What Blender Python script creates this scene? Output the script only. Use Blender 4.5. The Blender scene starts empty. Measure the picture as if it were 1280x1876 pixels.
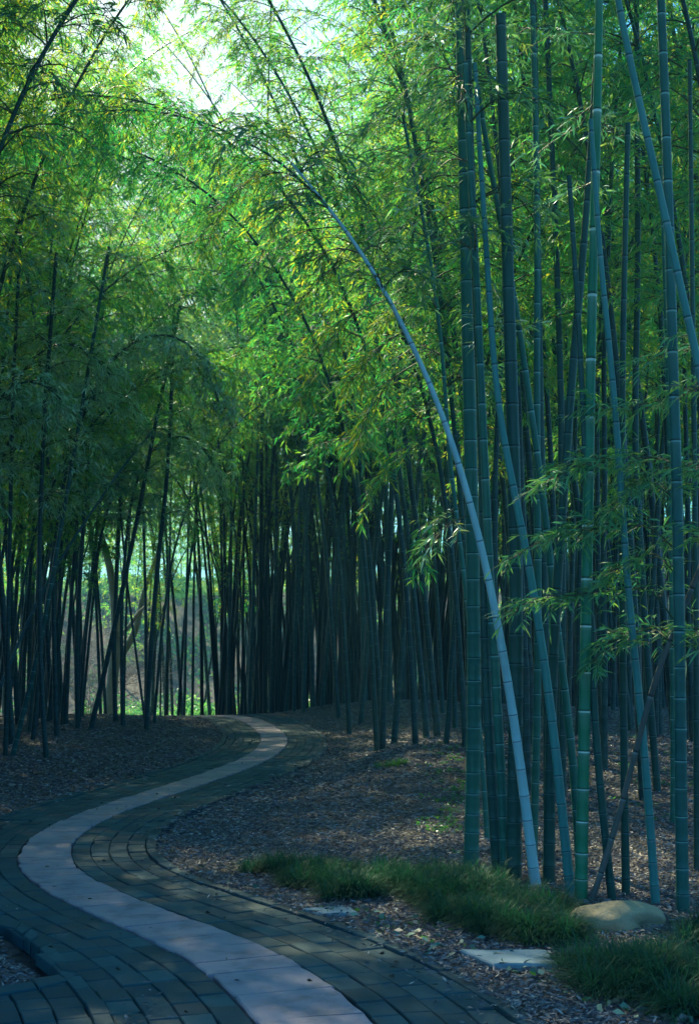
import bpy, math, random
import numpy as np
from mathutils import Vector
sc = bpy.context.scene
rng = np.random.default_rng(7)
random.seed(7)

# ------------------------------------------------------------------ camera
F, HH, V0 = 2605.0, 1.6, 1181.0            # focal length in photo pixels, eye height, horizon row
PITCH = math.atan((V0 - 938) / F)
cam_d = bpy.data.cameras.new('camera'); cam = bpy.data.objects.new('camera', cam_d)
sc.collection.objects.link(cam)
cam_d.sensor_fit = 'VERTICAL'; cam_d.sensor_height = 36; cam_d.sensor_width = 24
cam_d.lens = 36 * F / 1876; cam_d.clip_end = 2000; cam_d.clip_start = .1
cam.location = (0, 0, HH); cam.rotation_euler = (math.pi / 2 + PITCH, 0, 0)
cam_d.dof.use_dof = True; cam_d.dof.focus_distance = 11.0; cam_d.dof.aperture_fstop = 7.0
sc.camera = cam

# ------------------------------------------------------------------ light
SUN_EL, SUN_AZ = math.radians(40), math.radians(-24)
w = bpy.data.worlds.new('World'); sc.world = w; w.use_nodes = True
nt = w.node_tree; bg = nt.nodes['Background']
sky = nt.nodes.new('ShaderNodeTexSky'); sky.sky_type = 'NISHITA'; sky.sun_disc = False
sky.sun_elevation = SUN_EL; sky.sun_rotation = SUN_AZ; sky.ozone_density = 6.0; sky.air_density = 1.2; sky.dust_density = 1.0
tint = nt.nodes.new('ShaderNodeMix'); tint.data_type = 'RGBA'; tint.blend_type = 'MULTIPLY'; tint.inputs[0].default_value = 1
tint.inputs[7].default_value = (.34, .88, 1.22, 1)          # clear cool sky overhead
nt.links.new(sky.outputs[0], tint.inputs[6])
# bright white haze in the sky towards the sun
tc = nt.nodes.new('ShaderNodeTexCoord'); dp = nt.nodes.new('ShaderNodeVectorMath'); dp.operation = 'DOT_PRODUCT'
gd = Vector((math.sin(SUN_AZ), math.cos(SUN_AZ) + .1, .3)).normalized(); dp.inputs[1].default_value = gd
nt.links.new(tc.outputs['Generated'], dp.inputs[0])
mr = nt.nodes.new('ShaderNodeMapRange'); mr.inputs[1].default_value = .86; mr.inputs[2].default_value = .96
nt.links.new(dp.outputs['Value'], mr.inputs[0])
wh = nt.nodes.new('ShaderNodeMix'); wh.data_type = 'RGBA'; wh.inputs[7].default_value = (5.5, 6, 6.2, 1)
nt.links.new(mr.outputs[0], wh.inputs[0]); nt.links.new(tint.outputs[2], wh.inputs[6]); nt.links.new(wh.outputs[2], bg.inputs[0])
bg.inputs[1].default_value = 0.085
sd = bpy.data.lights.new('sun', 'SUN'); so = bpy.data.objects.new('sun', sd); sc.collection.objects.link(so)
sd.energy = 5.0; sd.angle = math.radians(.6); sd.color = (1, .91, .58)
s = Vector((math.sin(SUN_AZ) * math.cos(SUN_EL), math.cos(SUN_AZ) * math.cos(SUN_EL), math.sin(SUN_EL)))
so.rotation_euler = s.to_track_quat('Z', 'Y').to_euler()
sc.view_settings.view_transform = 'Standard'; sc.view_settings.look = 'None'
sc.view_settings.exposure = 1.5; sc.view_settings.gamma = 1
sc.cycles.max_bounces = 6; sc.cycles.diffuse_bounces = 4; sc.cycles.glossy_bounces = 2
sc.cycles.transmission_bounces = 3; sc.cycles.volume_bounces = 0; sc.cycles.transparent_max_bounces = 4
sc.cycles.use_denoising = True

# ------------------------------------------------------------------ helpers
def ray(u, v):
    xr, yr = (u - 640) / F, (938 - v) / F
    return np.array([xr, math.cos(PITCH) - yr * math.sin(PITCH), math.sin(PITCH) + yr * math.cos(PITCH)])
def on_ground(u, v, z=0.0):
    d = ray(u, v); t = (z - HH) / d[2]
    return np.array([d[0] * t, d[1] * t, z])
def at_depth(u, v, D):
    d = ray(u, v); t = D / d[1]
    return np.array([0, 0, HH]) + d * t

def mat(name):
    m = bpy.data.materials.new(name); m.use_nodes = True
    m.node_tree.nodes.clear()
    out = m.node_tree.nodes.new('ShaderNodeOutputMaterial')
    return m, m.node_tree, out
def N(nt, t, **kw):
    n = nt.nodes.new(t)
    for k, v in kw.items(): setattr(n, k, v)
    return n
def ramp(nt, fac, stops, interp='LINEAR'):
    r = N(nt, 'ShaderNodeValToRGB'); r.color_ramp.interpolation = interp
    e = r.color_ramp.elements
    while len(e) > 1: e.remove(e[-1])
    e[0].position = stops[0][0]; e[0].color = (*stops[0][1], 1)
    for p, c in stops[1:]:
        x = e.new(p); x.color = (*c, 1)
    if fac is not None: nt.links.new(fac, r.inputs[0])
    return r
def noise(nt, scale, detail=4, vec=None, rough=.5):
    n = N(nt, 'ShaderNodeTexNoise'); n.inputs['Scale'].default_value = scale
    n.inputs['Detail'].default_value = detail; n.inputs['Roughness'].default_value = rough
    if vec is not None: nt.links.new(vec, n.inputs['Vector'])
    return n
def coords(nt, scale=(1, 1, 1)):
    tc = N(nt, 'ShaderNodeTexCoord'); mp = N(nt, 'ShaderNodeMapping')
    mp.inputs['Scale'].default_value = scale
    nt.links.new(tc.outputs['Object'], mp.inputs[0]); return mp.outputs[0]
def mix(nt, fac, a, b, blend='MIX'):
    m = N(nt, 'ShaderNodeMix', data_type='RGBA', blend_type=blend)
    for i, x in ((0, fac), (6, a), (7, b)):
        if isinstance(x, (int, float)): m.inputs[i].default_value = x
        elif isinstance(x, tuple): m.inputs[i].default_value = (*x, 1)
        else: nt.links.new(x, m.inputs[i])
    return m.outputs[2]
def math_n(nt, op, a, b=None):
    m = N(nt, 'ShaderNodeMath', operation=op)
    for i, x in ((0, a), (1, b)):
        if x is None: continue
        if isinstance(x, (int, float)): m.inputs[i].default_value = x
        else: nt.links.new(x, m.inputs[i])
    return m.outputs[0]
def surf(name, col_fn, rough=.8, bump=None, spec=.3):
    m, nt, out = mat(name)
    b = N(nt, 'ShaderNodeBsdfPrincipled'); b.inputs['Roughness'].default_value = rough
    b.inputs['Specular IOR Level'].default_value = spec
    c, h = col_fn(nt); nt.links.new(c, b.inputs['Base Color'])
    if bump and h is not None:
        bp = N(nt, 'ShaderNodeBump'); bp.inputs['Strength'].default_value = bump[0]; bp.inputs['Distance'].default_value = bump[1]
        nt.links.new(h, bp.inputs['Height']); nt.links.new(bp.outputs[0], b.inputs['Normal'])
    nt.links.new(b.outputs[0], out.inputs[0]); return m

def leaf_mat(name, cols, tcols, trans=.5, gloss=.12, grough=.35):
    m, nt, out = mat(name)
    g = N(nt, 'ShaderNodeNewGeometry')
    oi = N(nt, 'ShaderNodeObjectInfo')
    f = math_n(nt, 'ADD', math_n(nt, 'MULTIPLY', g.outputs['Random Per Island'], .6), math_n(nt, 'MULTIPLY', oi.outputs['Random'], .4))
    k = len(cols) - 1
    st = {1: (0, 1), 2: (0, .5, 1), 3: (.08, .42, .70, .92)}[k]; r1 = ramp(nt, f, list(zip(st, cols))); r2 = ramp(nt, f, list(zip(st, tcols)))
    d = N(nt, 'ShaderNodeBsdfDiffuse'); t = N(nt, 'ShaderNodeBsdfTranslucent'); gl = N(nt, 'ShaderNodeBsdfGlossy')
    gl.inputs['Roughness'].default_value = grough; gl.inputs['Color'].default_value = (.8, .9, .95, 1)
    nt.links.new(r1.outputs[0], d.inputs[0]); nt.links.new(r2.outputs[0], t.inputs[0])
    a = N(nt, 'ShaderNodeMixShader'); a.inputs[0].default_value = trans
    nt.links.new(d.outputs[0], a.inputs[1]); nt.links.new(t.outputs[0], a.inputs[2])
    b = N(nt, 'ShaderNodeMixShader'); b.inputs[0].default_value = gloss
    nt.links.new(a.outputs[0], b.inputs[1]); nt.links.new(gl.outputs[0], b.inputs[2])
    nt.links.new(b.outputs[0], out.inputs[0]); return m

M = {}
M['leaf'] = leaf_mat('bamboo leaf', [(.02, .13, .05), (.035, .16, .05), (.07, .18, .035), (.13, .18, .025)],
                     [(.03, .46, .13), (.11, .58, .10), (.36, .70, .05), (.76, .76, .04)], .62, .06, .45)
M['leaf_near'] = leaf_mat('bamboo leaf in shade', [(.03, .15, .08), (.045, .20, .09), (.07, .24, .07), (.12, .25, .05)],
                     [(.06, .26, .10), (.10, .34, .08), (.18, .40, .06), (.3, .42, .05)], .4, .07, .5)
M['grass'] = leaf_mat('mondo grass', [(.014, .07, .045), (.022, .10, .055), (.04, .13, .05)],
                      [(.02, .14, .07), (.03, .19, .08), (.06, .24, .06)], .3, .02, .5)
M['leaf_painted_sheen'] = leaf_mat('plume leaf with painted sheen', [(.14, .36, .24), (.18, .42, .25), (.24, .48, .22), (.34, .50, .18)],
                     [(.10, .50, .20), (.18, .60, .14), (.36, .70, .09), (.60, .74, .06)], .42, .26, .5)  # sky sheen put into a brighter, glossier leaf colour
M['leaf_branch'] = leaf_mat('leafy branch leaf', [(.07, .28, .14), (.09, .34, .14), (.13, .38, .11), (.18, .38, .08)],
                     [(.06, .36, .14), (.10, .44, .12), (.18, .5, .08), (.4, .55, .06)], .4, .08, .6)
M['weed'] = leaf_mat('weed leaf', [(.03, .12, .04), (.05, .18, .05)], [(.1, .4, .08), (.2, .5, .05)], .4, .06)
M['shrub'] = leaf_mat('shrub leaf', [(.05, .2, .10), (.10, .28, .08), (.25, .38, .12)], [(.1, .5, .2), (.2, .6, .12), (.5, .7, .2)], .4, .06)

def culm_mat(name, lo, hi, band, rough=.38):
    m, nt, out = mat(name)
    b = N(nt, 'ShaderNodeBsdfPrincipled'); b.inputs['Roughness'].default_value = rough
    b.inputs['Specular IOR Level'].default_value = .35
    at = N(nt, 'ShaderNodeAttribute', attribute_name='node_v')
    fr = math_n(nt, 'FRACT', at.outputs['Fac'])
    oi = N(nt, 'ShaderNodeObjectInfo')
    v = coords(nt, (14, 14, 1.2)); n1 = noise(nt, 1.0, 5, v); v2 = coords(nt, (120, 120, 3)); n2 = noise(nt, 1.0, 3, v2)
    base = mix(nt, ramp(nt, n1.outputs[0], [(.3, (0, 0, 0)), (.7, (1, 1, 1))]).outputs[0], lo, hi)
    base = mix(nt, .25, base, mix(nt, n2.outputs[0], (.25, .3, .3), (1.2, 1.2, 1.2)), 'MULTIPLY')
    vary = N(nt, 'ShaderNodeHueSaturation'); nt.links.new(base, vary.inputs['Color'])
    gi = N(nt, 'ShaderNodeNewGeometry'); nt.links.new(math_n(nt, 'ADD', math_n(nt, 'MULTIPLY', gi.outputs['Random Per Island'], .9), .6), vary.inputs['Value'])
    nt.links.new(math_n(nt, 'ADD', math_n(nt, 'MULTIPLY', gi.outputs['Random Per Island'], -.07), .535), vary.inputs['Hue'])
    n3 = noise(nt, 9, 2, coords(nt))
    # pale waxy bloom below each joint, dark sheath scar on it
    pale = ramp(nt, fr, [(0, (0, 0, 0)), (.5, (0, 0, 0)), (.86, (.10,) * 3), (.95, (.25,) * 3), (.96, (1, 1, 1)), (.99, (1, 1, 1)), (1, (.2,) * 3)])
    pf = math_n(nt, 'MULTIPLY', pale.outputs[0], ramp(nt, n3.outputs[0], [(.25, (.35,) * 3), (.6, (1, 1, 1))]).outputs[0])
    c = mix(nt, pf, vary.outputs[0], band)
    dk = ramp(nt, fr, [(0, (1, 1, 1)), (.03, (.6,) * 3), (.05, (0, 0, 0)), (1, (0, 0, 0))])
    c = mix(nt, dk.outputs[0], c, tuple(x * .35 for x in lo))
    nt.links.new(c, b.inputs['Base Color'])
    bp = N(nt, 'ShaderNodeBump'); bp.inputs['Strength'].default_value = .15; bp.inputs['Distance'].default_value = .002
    nt.links.new(n2.outputs[0], bp.inputs['Height']); nt.links.new(bp.outputs[0], b.inputs['Normal'])
    nt.links.new(b.outputs[0], out.inputs[0]); return m
M['culm_dark'] = culm_mat('dark culm', (.008, .045, .046), (.016, .072, .068), (.07, .16, .16))
M['culm_green'] = culm_mat('green culm', (.010, .16, .09), (.025, .23, .13), (.7, .85, .8), .3)
M['culm_teal'] = culm_mat('teal culm', (.010, .085, .082), (.022, .13, .115), (.2, .42, .40), .35)
M['culm_blue'] = culm_mat('bloomy blue culm', (.22, .34, .42), (.34, .48, .56), (.5, .64, .7), .35)  # sky light on the leaning stem put into its pale base colour
M['culm_mid'] = culm_mat('blue green culm', (.025, .13, .15), (.055, .19, .21), (.18, .3, .32), .35)
M['culm_dry'] = culm_mat('dry culm', (.05, .06, .055), (.12, .11, .1), (.25, .3, .3), .6)
def twig_col(nt):
    n = noise(nt, 12, 3, coords(nt)); return mix(nt, n.outputs[0], (.03, .06, .035), (.10, .11, .05)), None
M['twig'] = surf('bamboo twig', twig_col, .6)

def mesh_obj(name, V, Fq, m, parent=None, smooth=False, attr=None, mats=None, midx=None, loc=None):
    me = bpy.data.meshes.new(name)
    if isinstance(Fq, np.ndarray):
        n, k = Fq.shape
        me.vertices.add(len(V)); me.vertices.foreach_set('co', np.asarray(V, np.float32).ravel())
        me.loops.add(n * k); me.loops.foreach_set('vertex_index', Fq.astype(np.int32).ravel())
        me.polygons.add(n); me.polygons.foreach_set('loop_start', np.arange(0, n * k, k, dtype=np.int32))
        if smooth: me.polygons.foreach_set('use_smooth', np.ones(n, bool))
        me.update(calc_edges=True)
    else:
        me.from_pydata([tuple(v) for v in V], [], Fq); me.update()
        if smooth: me.polygons.foreach_set('use_smooth', np.ones(len(me.polygons), bool))
    if attr is not None:
        a = me.attributes.new(attr[0], 'FLOAT', 'POINT'); a.data.foreach_set('value', np.asarray(attr[1], np.float32))
    for q in (mats or [m]): me.materials.append(q)
    if midx is not None: me.polygons.foreach_set('material_index', np.asarray(midx, np.int32))
    o = bpy.data.objects.new(name, me); sc.collection.objects.link(o)
    if parent is not None: o.parent = parent
    if loc is not None: o.location = loc
    return o
def tag(o, label=None, cat=None, group=None, kind=None):
    for k, v in (('label', label), ('category', cat), ('group', group), ('kind', kind)):
        if v: o[k] = v
    return o
def empty(name, loc):
    o = bpy.data.objects.new(name, None); sc.collection.objects.link(o); o.location = loc; o.empty_display_size = .2
    return o
def unit(a): return a / np.maximum(np.linalg.norm(a, axis=-1, keepdims=True), 1e-9)

# ------------------------------------------------------------------ path line and terrain
CL = np.array([(-9, 35.5), (-6, 34.6), (-4.4, 33.6), (-3.3, 32.7), (-2.75, 32.2), (-2.36, 31.4), (-2.17, 30.75), (-1.99, 29.87), (-1.83, 28.99), (-1.7, 28.1), (-1.57, 27.21), (-1.45, 26.31), (-1.35, 25.42), (-1.28, 24.53), (-1.23, 23.63), (-1.21, 22.73), (-1.22, 21.83), (-1.25, 20.93), (-1.32, 20.03), (-1.42, 19.14), (-1.55, 18.25), (-1.7, 17.36), (-1.86, 16.48), (-2.02, 15.59), (-2.19, 14.71), (-2.35, 13.82), (-2.45, 12.93), (-2.46, 12.04), (-2.37, 11.15), (-2.16, 10.28), (-1.8, 9.46), (-1.34, 8.7), (-0.85, 7.96), (-0.49, 7.26), (-0.31, 6.79), (-.12, 6.2), (.02, 5.4), (.08, 4.2), (.08, 2.5)])
CW = np.interp(np.arange(len(CL)), [0, 8, 14, 20, 25, 29, 31, 34, 38], [.47, .46, .44, .40, .36, .38, .42, .48, .48]) / 2
cs = np.r_[0, np.cumsum(np.hypot(*np.diff(CL, axis=0).T))]
ss = np.arange(0, cs[-1], .05)
def smooth_line(P, s0, sq, sig=.5):
    d = np.interp(sq, s0, P) if P.ndim == 1 else np.stack([np.interp(sq, s0, P[:, i]) for i in range(P.shape[1])], 1)
    k = np.exp(-(np.arange(-30, 31) * .05 / sig) ** 2 / 2); k /= k.sum()
    pad = lambda a: np.convolve(np.r_[2 * a[0] - a[30:0:-1], a, 2 * a[-1] - a[-2:-32:-1]], k, 'valid')
    return pad(d) if d.ndim == 1 else np.stack([pad(d[:, i]) for i in range(d.shape[1])], 1)
PC = smooth_line(CL, cs, ss); PW = smooth_line(CW, cs, ss)
PT = unit(np.gradient(PC, axis=0)); PN = np.stack([-PT[:, 1], PT[:, 0]], 1)      # travelling towards the camera: +N = viewer's left... (east->)
PN = -PN if (PN[len(PN) // 2, 0] < 0) else PN                                     # make +N point to +x side on average
PN = np.stack([-PT[:, 1], PT[:, 0]], 1)                                           # consistent side: rotate tangent by +90
# tangent points towards camera (-y); rotate +90 -> (+1,0): +N is the right-hand side in the photograph
def path_dist(x, y):
    P = PC[::3]; best = np.full(x.shape, 1e9)
    for a in range(0, len(x), 20000):
        d = (x[a:a + 20000, None] - P[None, :, 0]) ** 2 + (y[a:a + 20000, None] - P[None, :, 1]) ** 2
        best[a:a + 20000] = np.sqrt(d.min(1))
    return best
sstep = lambda a, b, x: (lambda t: t * t * (3 - 2 * t))(np.clip((x - a) / (b - a), 0, 1))
def base_z(x, y):
    # beyond the crest the ground falls away to the garden (left and centre), then climbs a hill
    fall = -1.15 * sstep(32.2, 42, y + .25 * np.clip(-x - 2, -3, 6)) * (1 - .75 * sstep(0, 6, x))
    hill = 6.5 * sstep(56, 84, y)
    return fall + hill
def wob(x, y):
    return (np.sin(x * 1.7 + y * .6) + np.sin(x * .8 - y * 1.3 + 2) + .6 * np.sin(x * 3.1 + 1.2 * y) + .5 * np.sin(2.3 * y - 1.9 * x)) / 3
def height(x, y, full=False):
    x = np.atleast_1d(np.asarray(x, float)); y = np.atleast_1d(np.asarray(y, float))
    d = path_dist(x, y)
    g = lambda cx, cy, sx, sy, a: a * np.exp(-((x - cx) / sx) ** 2 / 2 - ((y - cy) / sy) ** 2 / 2)
    m = g(1.4, 17, 2.3, 2.3, .34) + g(5, 16, 3, 4, .25) + g(.9, 30, 2.2, 3.2, .34) + g(6, 28, 3, 5, .2) + g(-5.5, 24, 2.5, 5, .14) + g(-5, 14, 2, 2.5, .15)
    m = m + .03 * wob(x, y) * sstep(60, 40, y)
    z = base_z(x, y) + m * sstep(.95, 2.6, d) - .055 + .07 * sstep(.8, .98, d)
    z = z - .075 * sstep(8.0, 7.8, y) * sstep(-.5, -.6, x)
    return z
def hz(x, y): return float(height(x, y)[0])

def soil_col(nt):
    v = coords(nt); n1 = noise(nt, 1.3, 5, v); n2 = noise(nt, 22, 8, v, .75); n3 = noise(nt, 70, 4, v, .7)
    c = mix(nt, ramp(nt, n2.outputs[0], [(.35, (0, 0, 0)), (.65, (1, 1, 1))]).outputs[0], (.05, .042, .044), (.17, .15, .15))
    c = mix(nt, ramp(nt, n1.outputs[0], [(.45, (0, 0, 0)), (.62, (.5,) * 3)]).outputs[0], c, (.055, .07, .04))
    geo = N(nt, 'ShaderNodeNewGeometry'); sp = N(nt, 'ShaderNodeSeparateXYZ'); nt.links.new(geo.outputs['Position'], sp.inputs[0])
    n4 = noise(nt, .5, 4, v)
    yy = math_n(nt, 'ADD', sp.outputs[1], math_n(nt, 'MULTIPLY', n4.outputs[0], 6))
    far = ramp(nt, math_n(nt, 'DIVIDE', yy, 100), [(.0, (0, 0, 0)), (.795, (0, 0, 0)), (.80, (1, 1, 1)), (1, (1, 1, 1))])
    brown = ramp(nt, math_n(nt, 'DIVIDE', yy, 100), [(.0, (0, 0, 0)), (.50, (0, 0, 0)), (.56, (1, 1, 1)), (1, (1, 1, 1))])
    c = mix(nt, brown.outputs[0], c, mix(nt, n2.outputs[0], (.03, .022, .024), (.08, .06, .062)))
    c = mix(nt, far.outputs[0], c, mix(nt, n2.outputs[0], (.10, .30, .02), (.25, .5, .04)))
    h = math_n(nt, 'ADD', n2.outputs[0], math_n(nt, 'MULTIPLY', n3.outputs[0], .5))
    return c, h
M['soil'] = surf('forest soil', soil_col, .9, (.9, .03))
def tens(a, b, st, grow, lim_lo, lim_hi):
    c = list(np.arange(a, b, st)); x, s_ = b, st
    while x < lim_hi: c.append(x); s_ *= grow; x += s_
    x, s_ = a, st
    while x > lim_lo: s_ *= grow; x -= s_; c.insert(0, x)
    return np.array(c)
gx = tens(-6, 6, .09, 1.12, -900, 900); gy = tens(3, 34, .1, 1.05, -600, 1500)
X, Y = np.meshgrid(gx, gy); Z = height(X.ravel(), Y.ravel())
Vg = np.stack([X.ravel(), Y.ravel(), Z], 1)
i, j = np.meshgrid(np.arange(len(gx) - 1), np.arange(len(gy) - 1)); k = (j * len(gx) + i).ravel()
Fg = np.stack([k, k + 1, k + 1 + len(gx), k + len(gx)], 1)
tag(mesh_obj('ground', Vg, Fg, M['soil'], smooth=True), kind='structure')

# ------------------------------------------------------------------ paving (individually laid slabs and bricks in one surface each)
def block(V, Fc, corners, zt, zb, bev=.006):
    """corners: 4 (x,y) counter-clockwise; bevelled top"""
    c = np.array(corners); ctr = c.mean(0); b = len(V)
    inn = c + unit(ctr - c) * bev * 1.4
    for p, z in zip(inn, zt): V.append((p[0], p[1], z))
    for p, z in zip(c, zt): V.append((p[0], p[1], z - bev))
    for p, z in zip(c, zt): V.append((p[0], p[1], z - zb))
    Fc.append((b, b + 1, b + 2, b + 3))
    for q in range(4):
        r = (q + 1) % 4
        Fc.append((b + q, b + 4 + q, b + 4 + r, b + r)); Fc.append((b + 4 + q, b + 8 + q, b + 8 + r, b + 4 + r))
S_TOT = ss[-1]
def pp(s_, off):
    s_ = min(max(s_, 0), S_TOT - .01)
    c = np.array([np.interp(s_, ss, PC[:, 0]), np.interp(s_, ss, PC[:, 1])]); n = np.array([np.interp(s_, ss, PN[:, 0]), np.interp(s_, ss, PN[:, 1])])
    return c + unit(n) * off
def half_w(s_): return float(np.interp(s_, ss, PW))
def bz(p): return float(base_z(np.array([p[0]]), np.array([p[1]]))[0])
# stone slabs
def stone_col(nt):
    v = coords(nt); g = N(nt, 'ShaderNodeNewGeometry')
    n1 = noise(nt, 3, 5, v); n2 = noise(nt, 160, 4, v, .8)
    c = ramp(nt, g.outputs['Random Per Island'], [(0, (.31, .29, .36)), (.35, (.37, .32, .39)), (.7, (.41, .33, .39)), (1, (.46, .36, .41))]).outputs[0]
    c = mix(nt, .6, c, mix(nt, n1.outputs[0], (.55, .6, .65), (1.25, 1.22, 1.2)), 'MULTIPLY')
    c = mix(nt, .55, c, mix(nt, n2.outputs[0], (.3, .3, .3), (1.6, 1.6, 1.6)), 'MULTIPLY')
    n3 = noise(nt, 5, 6, v, .7)
    c = mix(nt, ramp(nt, n3.outputs[0], [(.48, (0, 0, 0)), (.66, (.7,) * 3)]).outputs[0], c, (.15, .15, .18))
    return c, n2.outputs[0]
M['stone'] = surf('pale paving stone', stone_col, .8, (.5, .004))
V, Fc = [], []; s_ = 0.0
while s_ < S_TOT - .5:
    ln = random.uniform(.26, .5); hwA, hwB = half_w(s_), half_w(s_ + ln)
    skA, skB = random.uniform(-.006, .006), random.uniform(-.012, .012)
    e = lambda: random.uniform(-.012, .012)
    a, b_ = pp(s_ + .008 + skA, -hwA + e()), pp(s_ + .007 - skA, hwA + e())
    c, d = pp(s_ + ln - .005 + skA, hwB + e()), pp(s_ + ln - .005, -hwB + e())
    # subdivide the long sides so that the broken outer edges are ragged
    K = 4; z0 = .02 + random.uniform(-.003, .003)
    left = [a + (d - a) * t / K + unit(a - b_) * (random.uniform(-.007, .007)) for t in range(K + 1)]
    right = [b_ + (c - b_) * t / K + unit(b_ - a) * (random.uniform(-.007, .007)) for t in range(K + 1)]
    tilt = random.uniform(-.003, .003)
    bi = len(V)
    for ring, dz, ins in ((0, 0, .007), (1, -.007, 0), (2, -.07, 0)):
        for L_, R_ in zip(left, right):
            u_ = unit(R_ - L_) * ins
            V.append((*(L_ + u_), z0 + dz + bz(L_) - tilt)); V.append((*(R_ - u_), z0 + dz + bz(R_) + tilt))
    n_ = 2 * (K + 1)
    for t in range(K):
        q = bi + 2 * t; Fc.append((q, q + 1, q + 3, q + 2))
        for r_ in (0, 1):
            o_ = bi + r_ * n_ + 2 * t; Fc.append((o_, o_ + 2, o_ + 2 + n_, o_ + n_)); Fc.append((o_ + 1, o_ + 1 + n_, o_ + 3 + n_, o_ + 3))
    for t in (0, K):
        for r_ in (0, 1):
            o_ = bi + r_ * n_ + 2 * t; Fc.append((o_, o_ + 1, o_ + 1 + n_, o_ + n_))
    s_ += ln
tag(mesh_obj('path', V, Fc, M['stone']), kind='structure')
# bricks
def brick_col(nt):
    v = coords(nt); g = N(nt, 'ShaderNodeNewGeometry')
    n1 = noise(nt, 2.2, 4, v); n2 = noise(nt, 90, 5, v, .75); n3 = noise(nt, 7, 5, v, .6)
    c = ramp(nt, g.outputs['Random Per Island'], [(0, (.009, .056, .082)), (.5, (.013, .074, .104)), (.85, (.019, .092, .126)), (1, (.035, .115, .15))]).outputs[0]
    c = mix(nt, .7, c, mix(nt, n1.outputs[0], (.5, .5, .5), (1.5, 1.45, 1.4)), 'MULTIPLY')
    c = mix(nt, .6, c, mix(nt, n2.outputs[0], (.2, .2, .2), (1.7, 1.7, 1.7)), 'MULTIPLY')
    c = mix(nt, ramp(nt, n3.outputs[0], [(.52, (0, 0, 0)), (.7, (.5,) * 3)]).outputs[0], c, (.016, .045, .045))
    return c, n2.outputs[0]
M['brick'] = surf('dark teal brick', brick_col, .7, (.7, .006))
PIT = [on_ground(u, v)[:2] for u, v in ((-120, 1695), (-10, 1702), (30, 1712), (75, 1745), (112, 1788), (60, 1806), (-10, 1818), (-160, 1835))]
def inside(p, poly):
    c = False; n = len(poly)
    for a in range(n):
        x1, y1 = poly[a]; x2, y2 = poly[(a + 1) % n]
        if (y1 > p[1]) != (y2 > p[1]) and p[0] < (x2 - x1) * (p[1] - y1) / (y2 - y1) + x1: c = not c
    return c
V, Fc = [], []
BW = .142
s_near = S_TOT - 8.2
for side in (1, -1):
    for course in range(12):
        if course >= 5 and side == 1: break
        kerb = course == 4
        o0 = course * BW if course < 5 else 4 * BW + .085 + (course - 5) * BW
        wd = .085 if kerb else BW
        s_ = random.random() * .1 + (s_near if course >= 5 else 0)
        while s_ < S_TOT - .3:
            ln = (.24 if not kerb else .3) * random.uniform(.93, 1.07)
            h0, h1 = half_w(s_) + .012, half_w(s_ + ln) + .012
            g_ = .003
            e = lambda: random.uniform(-.004, .004)
            g2 = .0012; a = pp(s_ + g2, side * (h0 + o0 + g_ + e())); b_ = pp(s_ + ln - g2, side * (h1 + o0 + g_ + e()))
            c = pp(s_ + ln - g2, side * (h1 + o0 + wd - g_ + e())); d = pp(s_ + g2, side * (h0 + o0 + wd - g_ + e()))
            s_ += ln
            m_ = (a + b_ + c + d) / 4
            if (course >= 4 and side == -1 and inside(m_, PIT)): continue
            if course >= 5 and (m_[1] > 7.9 or m_[0] > -.5): continue
            z = .012 + random.uniform(-.004, .004) + (.012 if kerb else 0) + bz(m_)
            t = [random.uniform(-.0025, .0025) for _ in range(4)]
            q = [a, b_, c, d] if side == -1 else [a, d, c, b_]
            block(V, Fc, q, [z + t[x] for x in range(4)], .06)
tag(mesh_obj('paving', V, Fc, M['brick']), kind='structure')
# the brick kerb round the soil pocket
V, Fc = [], []
poly = [on_ground(u, v)[:2] for u, v in ((-10, 1688), (40, 1697), (92, 1735), (142, 1792), (128, 1803), (70, 1818), (-15, 1832))]
inn = [on_ground(u, v)[:2] for u, v in ((-10, 1700), (28, 1708), (72, 1744), (113, 1787), (108, 1793), (62, 1806), (-15, 1818))]
for a in range(len(poly) - 1):
    n_ = max(1, int(np.hypot(*(poly[a + 1] - poly[a])) / .2))
    for t in range(n_):
        f0, f1 = t / n_ + .02, (t + 1) / n_ - .02
        A, B = poly[a] * (1 - f0) + poly[a + 1] * f0, poly[a] * (1 - f1) + poly[a + 1] * f1
        C_, D_ = inn[a] * (1 - f1) + inn[a + 1] * f1, inn[a] * (1 - f0) + inn[a + 1] * f0
        z = .024 + random.uniform(-.003, .003)
        block(V, Fc, [A, D_, C_, B][::-1], [z] * 4, .08)
tag(mesh_obj('kerb', V, Fc, M['brick']), kind='structure')

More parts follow.
